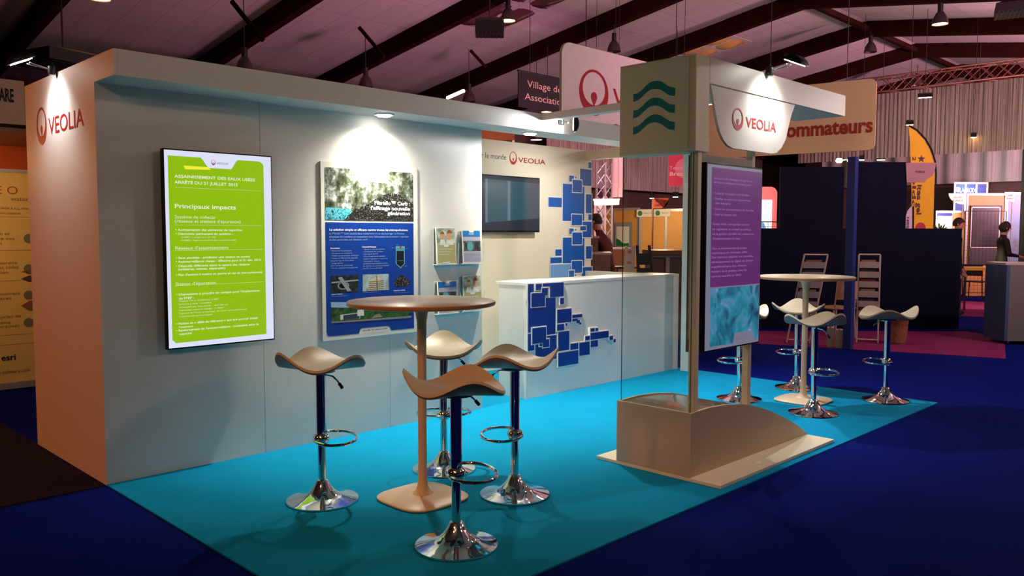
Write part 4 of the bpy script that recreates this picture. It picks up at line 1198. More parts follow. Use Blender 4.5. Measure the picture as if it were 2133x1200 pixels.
light('SPOT', 'curtain_wash', (22.5, 1.5, 2.6), 130, (.9, .92, 1.0), .2, (XB, 1.0, 3.7), 120, 1)
light('SPOT', 'curtain_wash', (15.5, 6.0, 2.2), 130, (1.0, .62, .55), .2, (16.5, YCn, 3.6), 120, 1)
def flood_small(u, v, dep, lab, warm=0, s=.22, e=25):
    p = at(u, v, dep)
    t = thing('truss_spotlight', lab, 'spotlight', p, bearing(p.x, p.y), 'spotlights on the trusses')
    X = XF[t.name]
    b = MB(); vs = [X @ Vector(q) for q in ((-.02, -s / 2, -.02), (.12, -s / 2, .05), (.12, s / 2, .05), (-.02, s / 2, -.02), (.0, -s / 2, .06), (.12, -s / 2, .10), (.12, s / 2, .10), (.0, s / 2, .06))]
    b.add(vs, [(3, 2, 1, 0), (4, 5, 6, 7), (0, 1, 5, 4), (1, 2, 6, 5), (2, 3, 7, 6), (3, 0, 4, 7)]); b.build('housing', M_dkmetal, t)
    b = MB(); vs = [X @ Vector(q) for q in ((-.026, -s * .45, -.025), (.10, -s * .45, .038), (.10, s * .45, .038), (-.026, s * .45, -.025))]
    b.add(vs + [v - Vector((0, 0, .012)) for v in vs], [(0, 1, 2, 3), (7, 6, 5, 4), (0, 4, 5, 1), (1, 5, 6, 2), (2, 6, 7, 3), (3, 7, 4, 0)]); b.build('lens', M_hot if warm else M_cold, t)
    b = MB(); c = X @ Vector((.06, 0, .075)); b.tube([c, Vector((c.x, c.y, zb(c.y) + .36))], .006, 5); b.build('hanger', M_ballast, t)
flood_small(1927, 201, 18.6, 'white spotlight on the high truss', 0, .30)
flood_small(1895, 258, 18.2, 'amber spotlight at the tip of the yellow flag', 1, .15)
flood_small(1893, 313, 22, 'white spotlight left of the yellow flag', 0, .2)
flood_small(2035, 304, 22, 'white spotlight on the second truss', 0, .25)
flood_small(2028, 284, 19, 'faint amber spotlight before the string curtain', 1, .12)
flood_small(1835, 331, 21, 'white spotlight just above the navy partition', 0, .2)
flood_small(1795, 331, 20, 'white spotlight above the navy partition, beside the lamp post', 0, .12)
flood_small(1407, 408, 20, 'bright round spotlight under the pink hanging banner', 0, .14)
flood_small(1358, 411, 21, 'small white spotlight on the wooden booths', 0, .12)

# ------------------------------------------------------------------ hanging signs
M_sign = mat('matt_sign_white', (248, 238, 230), .6, vary=.02)
def plate(name, fr, pts, th, m, lab, cat, parent=None):
    b = MB(); b.prism(fr, pts, 0.0, -th)
    if parent is None:
        return tag(b.build(name, m), lab, cat)
    return b.build(name, m, parent)
# large white sign with the ring mark: runs away to the right like the fascia
t = thing('hanging_logo_sign', 'large white rounded hanging sign with a big red ring mark', 'sign', (6.5, 3.0, 3))
dS = 10.5
pS = at(1170, 180, dS); fS = FY(pS.y)
c = [fS.px(1170, 262), fS.px(1170, 110), fS.px(1420, 150)]
z1 = fS.px(1185, 88)[1]; z0 = fS.px(1230, 268)[1]; xa = fS.px(1170, 180)[0]
b = MB(); b.prism(fS, rrect(xa, z0, xa + 3.2, z1, .16, 6, (1, 1, 1, 1)), 0.0, -.04); b.build('board', M_sign, t)
b = MB(); x0, x1 = fS.px(1206, 210)[0], fS.px(1267, 210)[0]; zt_, zb_ = fS.px(1236, 145)[1], fS.px(1236, 241)[1]
ring_drop(b, fS, (x0 + x1) / 2, (zt_ + zb_) / 2, x1 - x0, zt_ - zb_, .003)
q0 = fS.px(1276, 222)
text(b, fS, 'VEOLIA', q0[0], q0[1], .26, 1.5, .012, .003); b.build('lettering', M_red, t)
for x in (xa + .5, xa + 2.6):
    b = MB(); b.tube([(x, pS.y + .02, z1 - .001), (x, pS.y + .02, zb(pS.y))], .006, 5); b.build('hanger', M_ballast, t)
# black village banner, hung across
t = thing('hanging_village_banner', 'black hanging banner with pale village association lettering', 'banner', at(1124, 175, 15))
p0 = at(1080, 215, 15); p1 = at(1300, 192, 17.2); fV = FA(p0, p1)
z1 = fV.px(1080, 147)[1]; z0 = fV.px(1080, 222)[1]; w = fV.px(1300, 180)[0]
b = MB(); b.prism(fV, R4(0, z0, w, z1), 0, -.02); b.build('cloth', mat('black_cloth', (22, 16, 22), .8, vary=.05), t)
b = MB(); b.tube([fV.p(-.02, z1), fV.p(w + .02, z1)], .02, 8); b.build('rail', M_ballast, t)
b = MB(); M_cr = mat('pale_lettering', (196, 164, 150), .6, vary=.02)
a, z = fV.px(1098, 181); a1_ = fV.px(1150, 176)[0]
text(b, fV, 'Village des', a, z, .13, (a1_ - a) * 1.52, 0, .003)
a, z = fV.px(1093, 207); a1_ = fV.px(1168, 198)[0]
text(b, fV, 'Associations', a, z, .13, (a1_ - a) * 1.22, 0, .003)
b.build('lettering', M_cr, t)
for x in (.3, w - .3):
    b = MB(); b.tube([fV.p(x, z1), fV.p(x, 6.4)], .006, 5); b.build('hanger', M_ballast, t)
# big beige consommateurs sign
t = thing('hanging_consumer_sign', 'big beige rounded hanging sign with dark red lettering above the navy partition', 'sign', at(1720, 280, 12))
p0 = at(1560, 300, 12.6); p1 = at(1825, 300, 11.6); fK = FA(p0, p1)
w = fK.px(1824, 240)[0]; z1 = fK.px(1822, 163)[1]; z0 = fK.px(1822, 303)[1]
b = MB(); b.prism(fK, rrect(-.9, z0 - .06, w, z1, .09, 5), 0, -.04); b.build('board', mat('beige_sign', (214, 186, 140), .6, vary=.02), t)
b = MB(); a, z = fK.px(1638, 288); a1_, z_ = fK.px(1818, 272)
vs_, fs__ = glyphs('ommateurs', .022)
hx = fK.px(1700, 282)[1]
text(b, fK, 'Cons', a - .015, z - .015, .205, None, .03, .003, 'r'); text(b, fK, 'ommateurs', a, (z + z_) / 2, .215, a1_ - a, .03, .003); b.build('lettering', mat('dark_red_vinyl', (150, 34, 26), .5, vary=.02), t)
for x in (.3, w - .4):
    b = MB(); b.tube([fK.p(x, z1 - .002, -.02), fK.p(x, 6.45, -.02)], .006, 5); b.build('hanger', M_ballast, t)
# pink hanging banner
t = thing('pink_banner', 'pink hanging banner with pale circle and lettering', 'banner', at(1406, 355, 15))
p0 = at(1393, 355, 15); p1 = at(1452, 355, 15); fB = FA(p0, p1); z1 = fB.px(1400, 318)[1]; z0 = fB.px(1400, 388)[1]; w = fB.px(1452, 350)[0]
b = MB(); b.prism(fB, R4(0, z0, w, z1), 0, -.01); b.build('cloth', mat('raspberry_cloth', (214, 62, 92), .7, vary=.03), t)
b = MB(); b.flat(fB, ell(w * .55, (z0 + z1) / 2 + .02, .17, .18), .0015); b.build('circle', mat('rose_cloth', (232, 120, 140), .7, vary=.03), t)
b = MB(); a, z = fB.px(1394, 353); text(b, fB, 'Territoires', a, z, .06, w * .95, 0, .003); a, z = fB.px(1395, 366); text(b, fB, 'Bretagne', a, z, .075, w * .92, .02, .003); b.build('lettering', mat('pale_rose_vinyl', (244, 190, 196), .6, vary=0), t)
b = MB(); b.tube([fB.p(w / 2, z1), fB.p(w / 2, 6.0)], .005, 5); b.build('hanger', M_ballast, t)

# ------------------------------------------------------------------ navy partitions, posts
M_nwall = mat('navy_partition', (10, 17, 34), .8, spec=0.08, vary=.08, scale=3, bump=.08, bscale=60)
M_npost = mat('blue_post_paint', (34, 54, 130), .5, vary=.04)
lo = [at(1500, 480, 13.1), at(2004, 480, 13.1)]
b = MB(); b.wall(lo[0], lo[1], .06, 0.0, 1.60); tag(b.build('low_partition', M_nwall), 'low navy partition running behind the far stools', 'partition wall')
hi = [at(1625, 420, 13.6), at(1757, 420, 13.6), at(1776, 420, 13.6), at(1888, 420, 13.6)]
zt1 = at(1690, 348, 13.6).z; zt2 = at(1830, 338, 13.6).z
b = MB(); b.wall(hi[0], hi[1], .06, 0.0, zt1); tag(b.build('tall_partition', M_nwall), 'tall navy partition panel left of the lamp post', 'partition wall')
b = MB(); b.wall(hi[2], hi[3], .06, 0.0, zt2); tag(b.build('tall_partition', M_nwall), 'tall navy partition panel between lamp post and yellow flag', 'partition wall')
pp = onZ(1766, 728, 0)
t = thing('lamp_post', 'slim blue post with two lamps at its head', 'post', (pp.x, pp.y, .006))
b = MB(); b.box(pp.x - .05, pp.x + .05, pp.y - .05, pp.y + .05, .007, 2.50); b.build('post', M_npost, t)
for dx, s in ((1748, -1), (1772, 1)):
    q = at(dx, 335, 10.8)
    b = MB(); b.lathe([(0, -.03), (.03, -.025), (.045, 0), (.03, .03), (0, .035)], q, 16); b.build('lamp', mat('warm_bulb', (255, 214, 150), .4, vary=0, emit=14), t)
    b = MB(); b.tube([q, (pp.x, pp.y, 2.48)], .008, 6); b.build('lamp_arm', M_dkmetal, t)
q = at(1748, 337, 10.75)
light('POINT', 'post_lamp_light', q, 15, (1, .75, .45), .04)
q = at(1773, 336, 10.75)
light('POINT', 'post_lamp_light', q, 11, (1, .75, .5), .04)
# partition corner sign
t = thing('corner_sign', 'grey quarter round sign at the corner of the tall navy partition', 'sign', at(1918, 365, 13.4))
fC = FA(at(1887, 365, 13.55), at(1950, 365, 13.55))
b = MB(); flr = [fC.px(*q) for q in ((1889, 380), (1925, 380), (1932, 372), (1943, 366), (1948, 352), (1950, 339), (1887, 339))]; b.prism(fC, flr, 0, -.02); b.box(0, 0, 0, 0, 0, 0) if False else None; b.build('board', mat('mushroom_board', (150, 122, 112), .6, vary=.03), t)
b = MB(); a, z = fC.px(1907, 360); c = fC.p(*fC.px(1889.5, 350)); b2 = MB(); b2.tube([c + Vector((.0, .0, 0)) - fC.n * .021, c - fC.n * .045 - fC.r * .03], .015, 6); b2.build('bracket', M_dkmetal, t); text(b, fC, 'nau', a, z, .05, fC.px(1926, 360)[0] - a, .03, .002); b.build('lettering', mat('near_black_ink', (40, 18, 22), .6, vary=0), t)

# literature racks
M_rack = mat('rack_white_metal', (196, 176, 168), .45, .1, vary=.03)
M_mag = [mat('magazine_red', (120, 30, 34), .5), mat('magazine_dark', (44, 34, 44), .5), mat('magazine_tan', (150, 110, 80), .5)]
def rack(u, v, w, h, lean, lab, n=6):
    p = onZ(u, v, .006); rz = bearing(p.x, p.y) - PI / 2
    t = thing('literature_rack', lab, 'literature rack', p, rz, 'literature racks')
    X = XF[t.name]; P = lambda x, y, z: X @ Vector((x + lean * z, y, z))
    b = MB()
    for x in (-w / 2, w / 2):
        b.tube([P(x, 0, .01), P(x, .12, h)], .011, 6); b.tube([P(x, .34, .01), P(x, .12, h)], .009, 6)
    for z in (.05, h): b.tube([P(-w / 2, .12 * z / h, z), P(w / 2, .12 * z / h, z)], .011, 6)
    b.tube([P(-w / 2, .34, .012), P(-w / 2, 0, .012)], .009, 6); b.tube([P(w / 2, .34, .012), P(w / 2, 0, .012)], .009, 6)
    b.build('frame', M_rack, t)
    for k in range(n):
        z = h * (.30 + .66 * k / n); y = .12 * z / h
        b = MB(); vs = [P(-w / 2 + .012, y - .05, z), P(w / 2 - .012, y - .05, z), P(w / 2 - .012, y + .03, z), P(-w / 2 + .012, y + .03, z), P(-w / 2 + .012, y - .06, z + .085), P(w / 2 - .012, y - .06, z + .085)]
        b.add(vs, [(0, 1, 2, 3), (0, 4, 5, 1)]); b.build('tray', M_rack, t)
        b = MB(); a = P(-w * .38, y - .045, z + .003); 
        vs = [P(x, y - yy, zz) for yy in (.045, .02) for x, zz in ((-w * .38, z + .003), (w * (.1 + .28 * random.random()), z + .003), (w * .3, z + .11), (-w * .38, z + .11))]
        b.add(vs, [(0, 1, 2, 3), (7, 6, 5, 4), (0, 4, 5, 1), (1, 5, 6, 2), (2, 6, 7, 3), (3, 7, 4, 0)]); b.build('leaflets', M_mag[k % 3], t)
    return t
rack(1662, 716, .30, 1.22, .17, 'zigzag white literature rack behind the far table')
rack(1806, 715, .27, 1.22, 0, 'upright literature rack right of the blue lamp post', 6)
# basket
p = onZ(1868, 716, .006)
t = thing('waste_basket', 'tan woven waste basket beside the upright rack', 'basket', p)
b = MB(); b.lathe([(0, .001), (.105, .001), (.12, .15), (.145, .34), (.150, .345), (.140, .34), (.115, .02), (0, .02)], p, 28); b.build('body', mat('tan_wicker', (150, 92, 66), .8, vary=.3, scale=40, bump=.6, bscale=60), t)
b = MB(); b.tube([(p.x + .15 * math.cos(2 * PI * k / 28), p.y + .15 * math.sin(2 * PI * k / 28), p.z + .345) for k in range(28)], .008, 6, True); b.build('rim', M_rack, t)
# chair behind the far table and small boxes
def side_chair(p, rz, lab, m, m2, name='side_chair', cat='chair', group=None, back=True, sh=.45):
    t = thing(name, lab, cat, p, rz, group)
    X = XF[t.name]
    def bx(mb, x0, x1, y0, y1, z0, z1):
        vs = [X @ Vector(q) for q in ((x0, y0, z0), (x1, y0, z0), (x1, y1, z0), (x0, y1, z0), (x0, y0, z1), (x1, y0, z1), (x1, y1, z1), (x0, y1, z1))]
        mb.add(vs, [(3, 2, 1, 0), (4, 5, 6, 7), (0, 1, 5, 4), (1, 2, 6, 5), (2, 3, 7, 6), (3, 0, 4, 7)])
    b = MB(); bx(b, -.2, .2, -.2, .2, sh - .03, sh); bevel(b.build('seat', m, t), .01)
    for x, y in ((-.18, -.18), (.18, -.18), (.18, .18), (-.18, .18)):
        b = MB(); b.tube([X @ Vector((x, y, sh - .031)), X @ Vector((x * 1.12, y * 1.12, .002))], .012, 6); b.build('leg', m2, t)
    if back:
        b = MB(); vs = []
        for k in range(9):
            a = -1 + 2 * k / 8
            for z in (sh + .12, sh + .38):
                for o in (0, .015): vs.append(X @ Vector((a * .2, .2 + .03 * (1 - a * a) + o + (z - sh) * .12, z)))
        fs = []
        for k in range(8):
            c = 4 * k; d_ = c + 4
            fs += [(c, d_, d_ + 2, c + 2), (c + 1, c + 3, d_ + 3, d_ + 1), (c, c + 1, d_ + 1, d_), (c + 2, d_ + 2, d_ + 3, c + 3)]
        fs += [(0, 2, 3, 1), (32, 33, 35, 34)]
        b.add(vs, fs, True); b.build('backrest', m, t)
        for x in (-.18, .18):
            b = MB(); b.tube([X @ Vector((x, .18, sh - .01)), X @ Vector((x, .225, sh + .2))], .011, 6); b.build('back_support', m2, t)
    return t
p = onZ(1738, 702, .006)
side_chair(p, bearing(p.x, p.y) + 2.3, 'pale chair partly hidden behind the front far stool', mat('beech_seat', (186, 150, 116), .5, vary=.08), M_rack)
for u, v, w, h, lab in ((1729, 722, .085, .26, 'small cream carton on the purple carpet, nearer the zigzag rack'), (1747, 724, .09, .24, 'small cream carton on the purple carpet, nearer the blue post')):
    p = onZ(u, v, .006); t = thing('carton', lab, 'box', p, bearing(p.x, p.y), 'cream cartons')
    X = XF[t.name]; b = MB()
    vs = [X @ Vector((x, y, z)) for z in (.001, h) for x, y in ((-.08, -w / 2), (.08, -w / 2), (.08, w / 2), (-.08, w / 2))]
    b.add(vs, [(3, 2, 1, 0), (4, 5, 6, 7), (0, 1, 5, 4), (1, 2, 6, 5), (2, 3, 7, 6), (3, 0, 4, 7)]); bevel(b.build('body', mat('cream_card', (196, 176, 150), .7, vary=.05), t), .003, 1)
    b = MB(); vs = [X @ Vector((x, y, z)) for z in (h + .0005, h + .004) for x, y in ((-.08, -.012), (.08, -.012), (.08, .012), (-.08, .012))]
    b.add(vs, [(3, 2, 1, 0), (4, 5, 6, 7), (0, 1, 5, 4), (1, 2, 6, 5), (2, 3, 7, 6), (3, 0, 4, 7)]); b.build('tape', mat('brown_tape', (140, 100, 70), .4), t)

# ------------------------------------------------------------------ flags
def feather(u_l, u_r, v_top, v_bot, dep, m, lab, pts, name='feather_flag'):
    t = thing(name, lab, 'flag', onZ(u_r, 640, 0) if False else Vector((at(u_r, 480, dep).x, at(u_r, 480, dep).y, 0)), 0)
    f = FA(at(u_l, 470, dep), at(u_r, 470, dep))
    b = MB(); q = [f.px(*s) for s in pts]; b.prism(f, q, 0, -.006); b.build('cloth', m, t)
    return t, f
M_yflag = mat('yellow_flag_cloth', (240, 204, 0), .7, vary=.08, scale=2)
dF = 15.0
ypts = [(1894, 620), (1941, 620), (1944, 480), (1947, 360), (1945, 338), (1938, 315), (1926, 292), (1908, 273), (1893, 264), (1896, 300), (1899, 400)]
t, fF = feather(1892, 1947, 262, 620, dF, M_yflag, 'tall yellow feather flag rising behind the navy partition', ypts)
b = MB(); mast = [fF.p(*fF.px(*q), .015) for q in ((1943, 655), (1946, 480), (1949, 360), (1947, 336), (1940, 313), (1927, 290), (1909, 271), (1893, 262))]
mast[0].z = .0; b.tube(mast, .015, 8); b.build('mast', M_dkmetal, t)
M_btxt = mat('brown_flag_ink', (70, 34, 12), .6, vary=0)
def vtext(mb, fr, s, u, v0, v1, hpx):
    a, z0 = fr.px(u, v0); _, z1 = fr.px(u, v1)
    f2 = Frame(fr.p(a, z0), -fr.u, fr.r)
    text(mb, f2, s, 0, 0, abs(fr.px(u + hpx, v0)[0] - a), z0 - z1, .03, .004)
b = MB(); vtext(b, fF, 'itea gel', 1911, 385, 447, 10); vtext(b, fF, 'coldo.', 1902, 345, 447, 8); vtext(b, fF, '2', 1901, 326, 335, 7); 
cx, cz = fF.px(1919, 331); star = []
for k in range(10):
    a = PI / 2 + k * PI / 5; r_ = .075 if k % 2 == 0 else .032; star.append((cx + r_ * math.cos(a), cz + r_ * math.sin(a)))
b.flat(fF, star, .003); b.build('lettering', M_btxt, t)
b = MB(); b.flat(fF, ell(*fF.px(1917, 477), .10, .12), .003); b.build('red_disc', M_red, t)
wp = [(1886, 620), (1900, 620), (1901, 480), (1901, 429), (1896, 432), (1890, 440), (1887, 452)]
t, fW = feather(1886, 1901, 428, 620, 14.6, mat('white_flag_cloth', (214, 204, 210), .7, vary=.04), 'white feather flag left of the yellow flag', wp)
b = MB(); vtext(b, fW, 'NISSAN', 1889, 452, 492, 5); b.build('lettering', mat('dark_flag_ink', (40, 40, 60), .6, vary=0), t)
b = MB(); mm = [fW.p(*fW.px(*q), .012) for q in ((1901, 655), (1902, 430))]; mm[0].z = 0; b.tube(mm, .012, 6); b.build('mast', M_dkmetal, t)

# right edge cabinet
pc = onZ(2098, 718, 0)
dr = (CR * 1.0 + Vector((0, 0, 0))); dr.z = 0; dr.normalize()
t = thing('grey_cabinet', 'grey cabinet with pale worktop cut by the right side of the picture', 'cabinet', pc)
p1_ = Vector((pc.x, pc.y, 0)); p2_ = p1_ + dr * 1.2 - Vector((CW.x, CW.y, 0)) * .12
ztp = at(2098, 552, (pc - CC).dot(CW)).z
b = MB(); b.wall(p1_, p2_, .5, .05, ztp); b.build('body', mat('grey_panel', (112, 104, 104), .6, vary=.05), t)
b = MB(); b.wall(p1_ - dr * .06, p2_ + dr * .03, .55, ztp + .001, ztp + .03); b.build('worktop', mat('pale_worktop', (190, 176, 172), .4, vary=.03), t)
for q in (p1_ + dr * .05, p2_ - dr * .06):
    for s in (.06, .42):
        nn = Vector((-dr.y, dr.x, 0)); c = q + nn * s; b = MB(); b.cyl((c.x, c.y, 0.007), (c.x, c.y, .05), .015, 10); b.build('foot', M_steel, t)
b = MB(); b.wall(p1_ - dr * .045, p1_ - dr * .001, .5, .05, ztp); b.build('side_panel', mat('blue_grey_panel', (60, 80, 120), .6, vary=.05), t)
# roof post far right
b = MB(); q = at(2131, 480, 19.0); b.box(q.x - .06, q.x + .06, q.y - .06, q.y + .06, 0, zb(q.y) + .36); tag(b.build('dark_mast', M_ballast), 'dark upright mast at the right border of the picture', 'post')

# ------------------------------------------------------------------ far booths on the right
M_ply = mat('honey_wood_panel', (204, 140, 66), .5, vary=.08, scale=3)
M_frame = mat('pale_alu', (190, 184, 182), .35, .5, vary=.03)
def booth(u0, u1, v_top, dep, m, lab, name='booth_wall', th=.05, split=0, fr_m=None, z1=None, cat='booth wall', group=None, dep1=None):
    p, q = at(u0, 490, dep), at(u1, 490, dep1 or dep); zt_ = z1 or at((u0 + u1) / 2, v_top, dep).z
    t = thing(name, lab, cat, (p.x, p.y, 0), 0, group)
    b = MB(); b.wall(p, q, th, .007, zt_); b.build('panel', m, t)
    f = FA(p, q); L = (Vector((q.x, q.y)) - Vector((p.x, p.y))).length
    b = MB(); n = max(1, split or 1)
    for k in range(n + 1):
        x = L * k / n; b.prism(f, R4(x - .025, 0.007, x + .025, zt_ + .01), .018, .001)
    b.prism(f, R4(0, zt_ - .04, L, zt_ + .01), .016, .001)
    b.build('frame', fr_m or M_frame, t)
    return t, f, L, zt_
t, f, L, z_ = booth(2012, 2092, 404, 20, M_ply, 'wooden booth wall carrying the big dark poster', split=1)
def board(f, u0, v0, u1, v1, m, name, t, th=.02, off=.022):
    a0, b0, a1, b1 = f.rect(u0, v0, u1, v1)
    b = MB(); b.prism(f, R4(a0, b0, a1, b1), off + th, off); return b.build(name, m, t), (a0, b0, a1, b1)
t = thing('dark_framed_poster', 'dark framed poster hanging on the far wooden booth wall', 'poster', at(2049, 470, 19.95))
board(f, 2018, 428, 2083, 551, M_ballast, 'frame', t, .03)
board(f, 2021, 433, 2078, 515, mat('dim_photo_print', (38, 34, 34), .25, vary=.9, scale=2), 'print', t, .004, .0525)
a0, b0, a1, b1 = f.rect(2021, 433, 2078, 515)
b = MB()
for r_ in (R4(a0, b1, a1, b1 + .02), R4(a0, b0 - .02, a1, b0), R4(a1, b0, a1 + .02, b1), R4(a0 - .02, b0, a0, b1)): b.prism(f, r_, .058, .053)
b.build('inner_frame', M_frame, t)
t, f, L, z_ = booth(1985, 2052, 381, 23.5, mat('bright_blue_panel', (20, 70, 150), .5, vary=.1), 'bright blue booth board with white company lettering', split=3)
b = MB(); a, z = f.px(1998, 401); text(b, f, 'LACROIX', a, z, .13, f.px(2032, 401)[0] - a, .03, .03); b.flat(f, ell(*f.px(1994, 395), .075, .075), .03); b.build('lettering', mat('white_vinyl', (235, 240, 245), .5, vary=0), t)
light('SPOT', 'background_light', at(2018, 372, 23.0), 45, (.85, .93, 1), .05, at(2018, 420, 23.4), 120, 1)
for (u0, u1, v0, v1, dp, lab, s) in ((1976, 2010, 403, 426, 18.6, 'white half round booth sign left of the wooden booth wall', 'SALON'), (2093, 2113, 400, 421, 18.6, 'white half round booth sign right of the wooden booth wall', 'STAND')):
    t = thing('half_round_sign', lab, 'sign', at(u0, 410, dp), 0, 'half round booth signs')
    f = FA(at(u0, 412, dp), at(u1, 412, dp)); a0, b0, a1, b1 = f.rect(u0, v0, u1, v1); w = a1 - a0; h = b1 - b0
    pts = [(a1, b1), (a0, b1)] + [(a0 + w * (1 - math.cos(math.radians(x))) * .98, b1 - h * math.sin(math.radians(x))) for x in range(8, 91, 9)] + [(a1, b0)]
    b = MB(); b.prism(f, pts, 0, -.015); b.build('board', M_sign, t)
    b = MB(); text(b, f, s, a0 + w * .3, b0 + h * .58, h * .16, w * .5, .02, .003); text(b, f, 'EAU', a0 + w * .25, b0 + h * .28, h * .16, w * .6, .02, .003); b.build('lettering', mat('dark_red_vinyl', (150, 34, 26)), t)
    b = MB(); b.tube([f.p(a1 - .03, 0, -.03), f.p(a1 - .03, b1, -.03)], .012, 6); b.build('pole', M_frame, t)
t, f, L, z_ = booth(2094, 2160, 402, 20.5, pic('blue_landscape_print', [(.35, (60, 66, 50)), (.5, (96, 130, 160)), (.65, (70, 150, 215))], 1.2), 'blue landscape booth wall at the right border', split=1)
t, f, L, z_ = booth(1948, 2012, 440, 21.5, M_ply, 'low wooden booth wall behind the bearded man', split=2)
t = thing('white_notice', 'white notice with navy heading on the low wooden booth wall', 'poster', at(1966, 465, 21.4))
board(f, 1951, 444, 1982, 500, mat('notice_white', (214, 206, 190), .6, vary=.02), 'sheet', t, .006)
board(f, 1951, 444, 1982, 450, mat('navy_heading', (24, 40, 110), .6), 'heading', t, .003, .029)
light('SPOT', 'background_light', at(1952, 436, 21.0), 88, (1, .95, .85), .05, at(1966, 470, 21.4), 130, 1)
light('POINT', 'background_light', at(2060, 400, 17.5), 45, (1, .85, .7), .1)
# wire mesh screens
def mesh_screen(u0, u1, v0, v1, dep, lab):
    f = FA(at(u0, 490, dep), at(u1, 490, dep)); a0, b0, a1, b1 = f.rect(u0, v0, u1, v1); b0 = max(b0, .03)
    t = thing('wire_mesh_screen', lab, 'mesh screen', f.p((a0 + a1) / 2, 0)); b = MB()
    for r_ in ((a0, a0), (a1, a1)): b.tube([f.p(r_[0], .0), f.p(r_[0], b1)], .012, 5)
    b.tube([f.p(a0, b1), f.p(a1, b1)], .01, 5); b.tube([f.p(a0, b0), f.p(a1, b0)], .01, 5); b.build('frame', M_ballast, t)
    b = MB(); n = int((a1 - a0) / .08)
    for k in range(1, n): x = a0 + (a1 - a0) * k / n; b.tube([f.p(x, b0), f.p(x, b1)], .003, 4)
    n = int((b1 - b0) / .08)
    for k in range(1, n): z = b0 + (b1 - b0) * k / n; b.tube([f.p(a0, z), f.p(a1, z)], .003, 4)
    b.build('mesh', M_ballast, t)
mesh_screen(2008, 2093, 440, 610, 19.2, 'wire mesh screen standing before the dark framed poster')
mesh_screen(1570, 1619, 462, 520, 16.2, 'wire mesh screen before the pink rounded totem')
# yellow counter with dark chairs
p, q = at(2008, 570, 16.2), at(2096, 566, 16.0)
t = thing('yellow_counter', 'long yellow lit counter top beyond the navy partition', 'table', (p.x, p.y, 0))
b = MB(); b.wall(p, q, .45, .80, .86); b.build('top', mat('amber_top', (240, 176, 10), .5, vary=.03), t)
nn = (Vector((q.x, q.y, 0)) - Vector((p.x, p.y, 0))).normalized(); m_ = Vector((-nn.y, nn.x, 0))
for s, r_ in ((.05, .05), (.05, .4), (.92, .05), (.92, .4)):
    c = Vector((p.x, p.y, 0)) + nn * s * (q - p).length + m_ * r_; b = MB(); b.cyl((c.x, c.y, .007), (c.x, c.y, .799), .02, 8); b.build('leg', M_ballast, t)
light('SPOT', 'background_light', at(2050, 470, 16.6), 121, (1, .8, .4), .05, at(2050, 565, 16.9), 80, 1)
for u, v, lab in ((2031, 626, 'dark chair under the yellow counter, further from the cabinet'), (2082, 626, 'dark chair under the yellow counter, next to the cabinet')):
    p = onZ(u, v, .006); side_chair(p, PI / 2, lab, M_ballast, M_ballast, 'dark_chair', group='dark chairs at the yellow counter')
b = MB(); p = onZ(2077, 656, 0); t = thing('floor_stand', 'thin red and white floor stand beside the cabinet', 'stand', p)
b.tube([p, p + Vector((0, 0, .75))], .012, 6); b.build('pole', M_red, t)
b = MB()
for a in range(3): b.tube([p + Vector((0, 0, .12)), p + Vector((.18 * math.cos(a * 2.1), .18 * math.sin(a * 2.1), .008))], .009, 5)
b.build('tripod_foot', M_ballast, t)
# plant
p = at(1958, 477, 14.6); t = thing('leafy_plant', 'spiky green plant peeping over the low navy partition', 'plant', (p.x, p.y, 0))
b = MB()
for k in range(22):
    a = random.random() * 2 * PI; r_ = .16 + .1 * random.random(); h = .2 + .12 * random.random()
    o = Vector((p.x, p.y, 1.45)); s = Vector((math.cos(a), math.sin(a), 0)); w = Vector((-s.y, s.x, 0)) * .014
    b.add([o - w, o + w, o + s * r_ * .5 + Vector((0, 0, h * .8)) + w, o + s * r_ * .5 + Vector((0, 0, h * .8)) - w, o + s * r_ + Vector((0, 0, h * .75))], [(0, 1, 2, 3), (3, 2, 4)])
b.build('leaves', mat('leaf_green', (60, 110, 30), .5, vary=.3, scale=20), t)
b = MB(); b.cyl((p.x, p.y, 1.0), (p.x, p.y, 1.46), .02, 8); b.cyl((p.x, p.y, 0), (p.x, p.y, 1.0), .16, 20, .2); b.build('planter', M_ballast, t)
# pink totem with white screen, left of partition
t = thing('pink_totem', 'pink rounded totem holding a bright white screen', 'display totem', at(1600, 440, 17))
f = FA(at(1560, 440, 17), at(1620, 440, 17)); a0, b0, a1, b1 = f.rect(1565, 389, 1617, 600)
b = MB(); b.prism(f, rrect(a0, 0.01, a1, b1, .14, 6, (0, 1, 1, 0)), 0, -.08); b.build('body', mat('salmon_lacquer', (220, 120, 110), .5, vary=.03), t)
a0, b0, a1, b1 = f.rect(1572, 416, 1608, 480)
b = MB(); b.flat(f, R4(a0, b0, a1, b1), .003); b.build('display', emis('bright_white_glow', (240, 248, 255), 1.0), t)
b = MB(); b.flat(f, [(a0, b0), (a1 - .1, b0), (a1 - .16, b0 + .14), (a0 + .1, b0 + .2), (a0, b0 + .1)], .006); b.build('display_picture', emis('blue_shape_glow', (110, 180, 210), .9), t)
light('POINT', 'background_light', at(1596, 430, 16.2), 30, (1, .7, .65), .1)

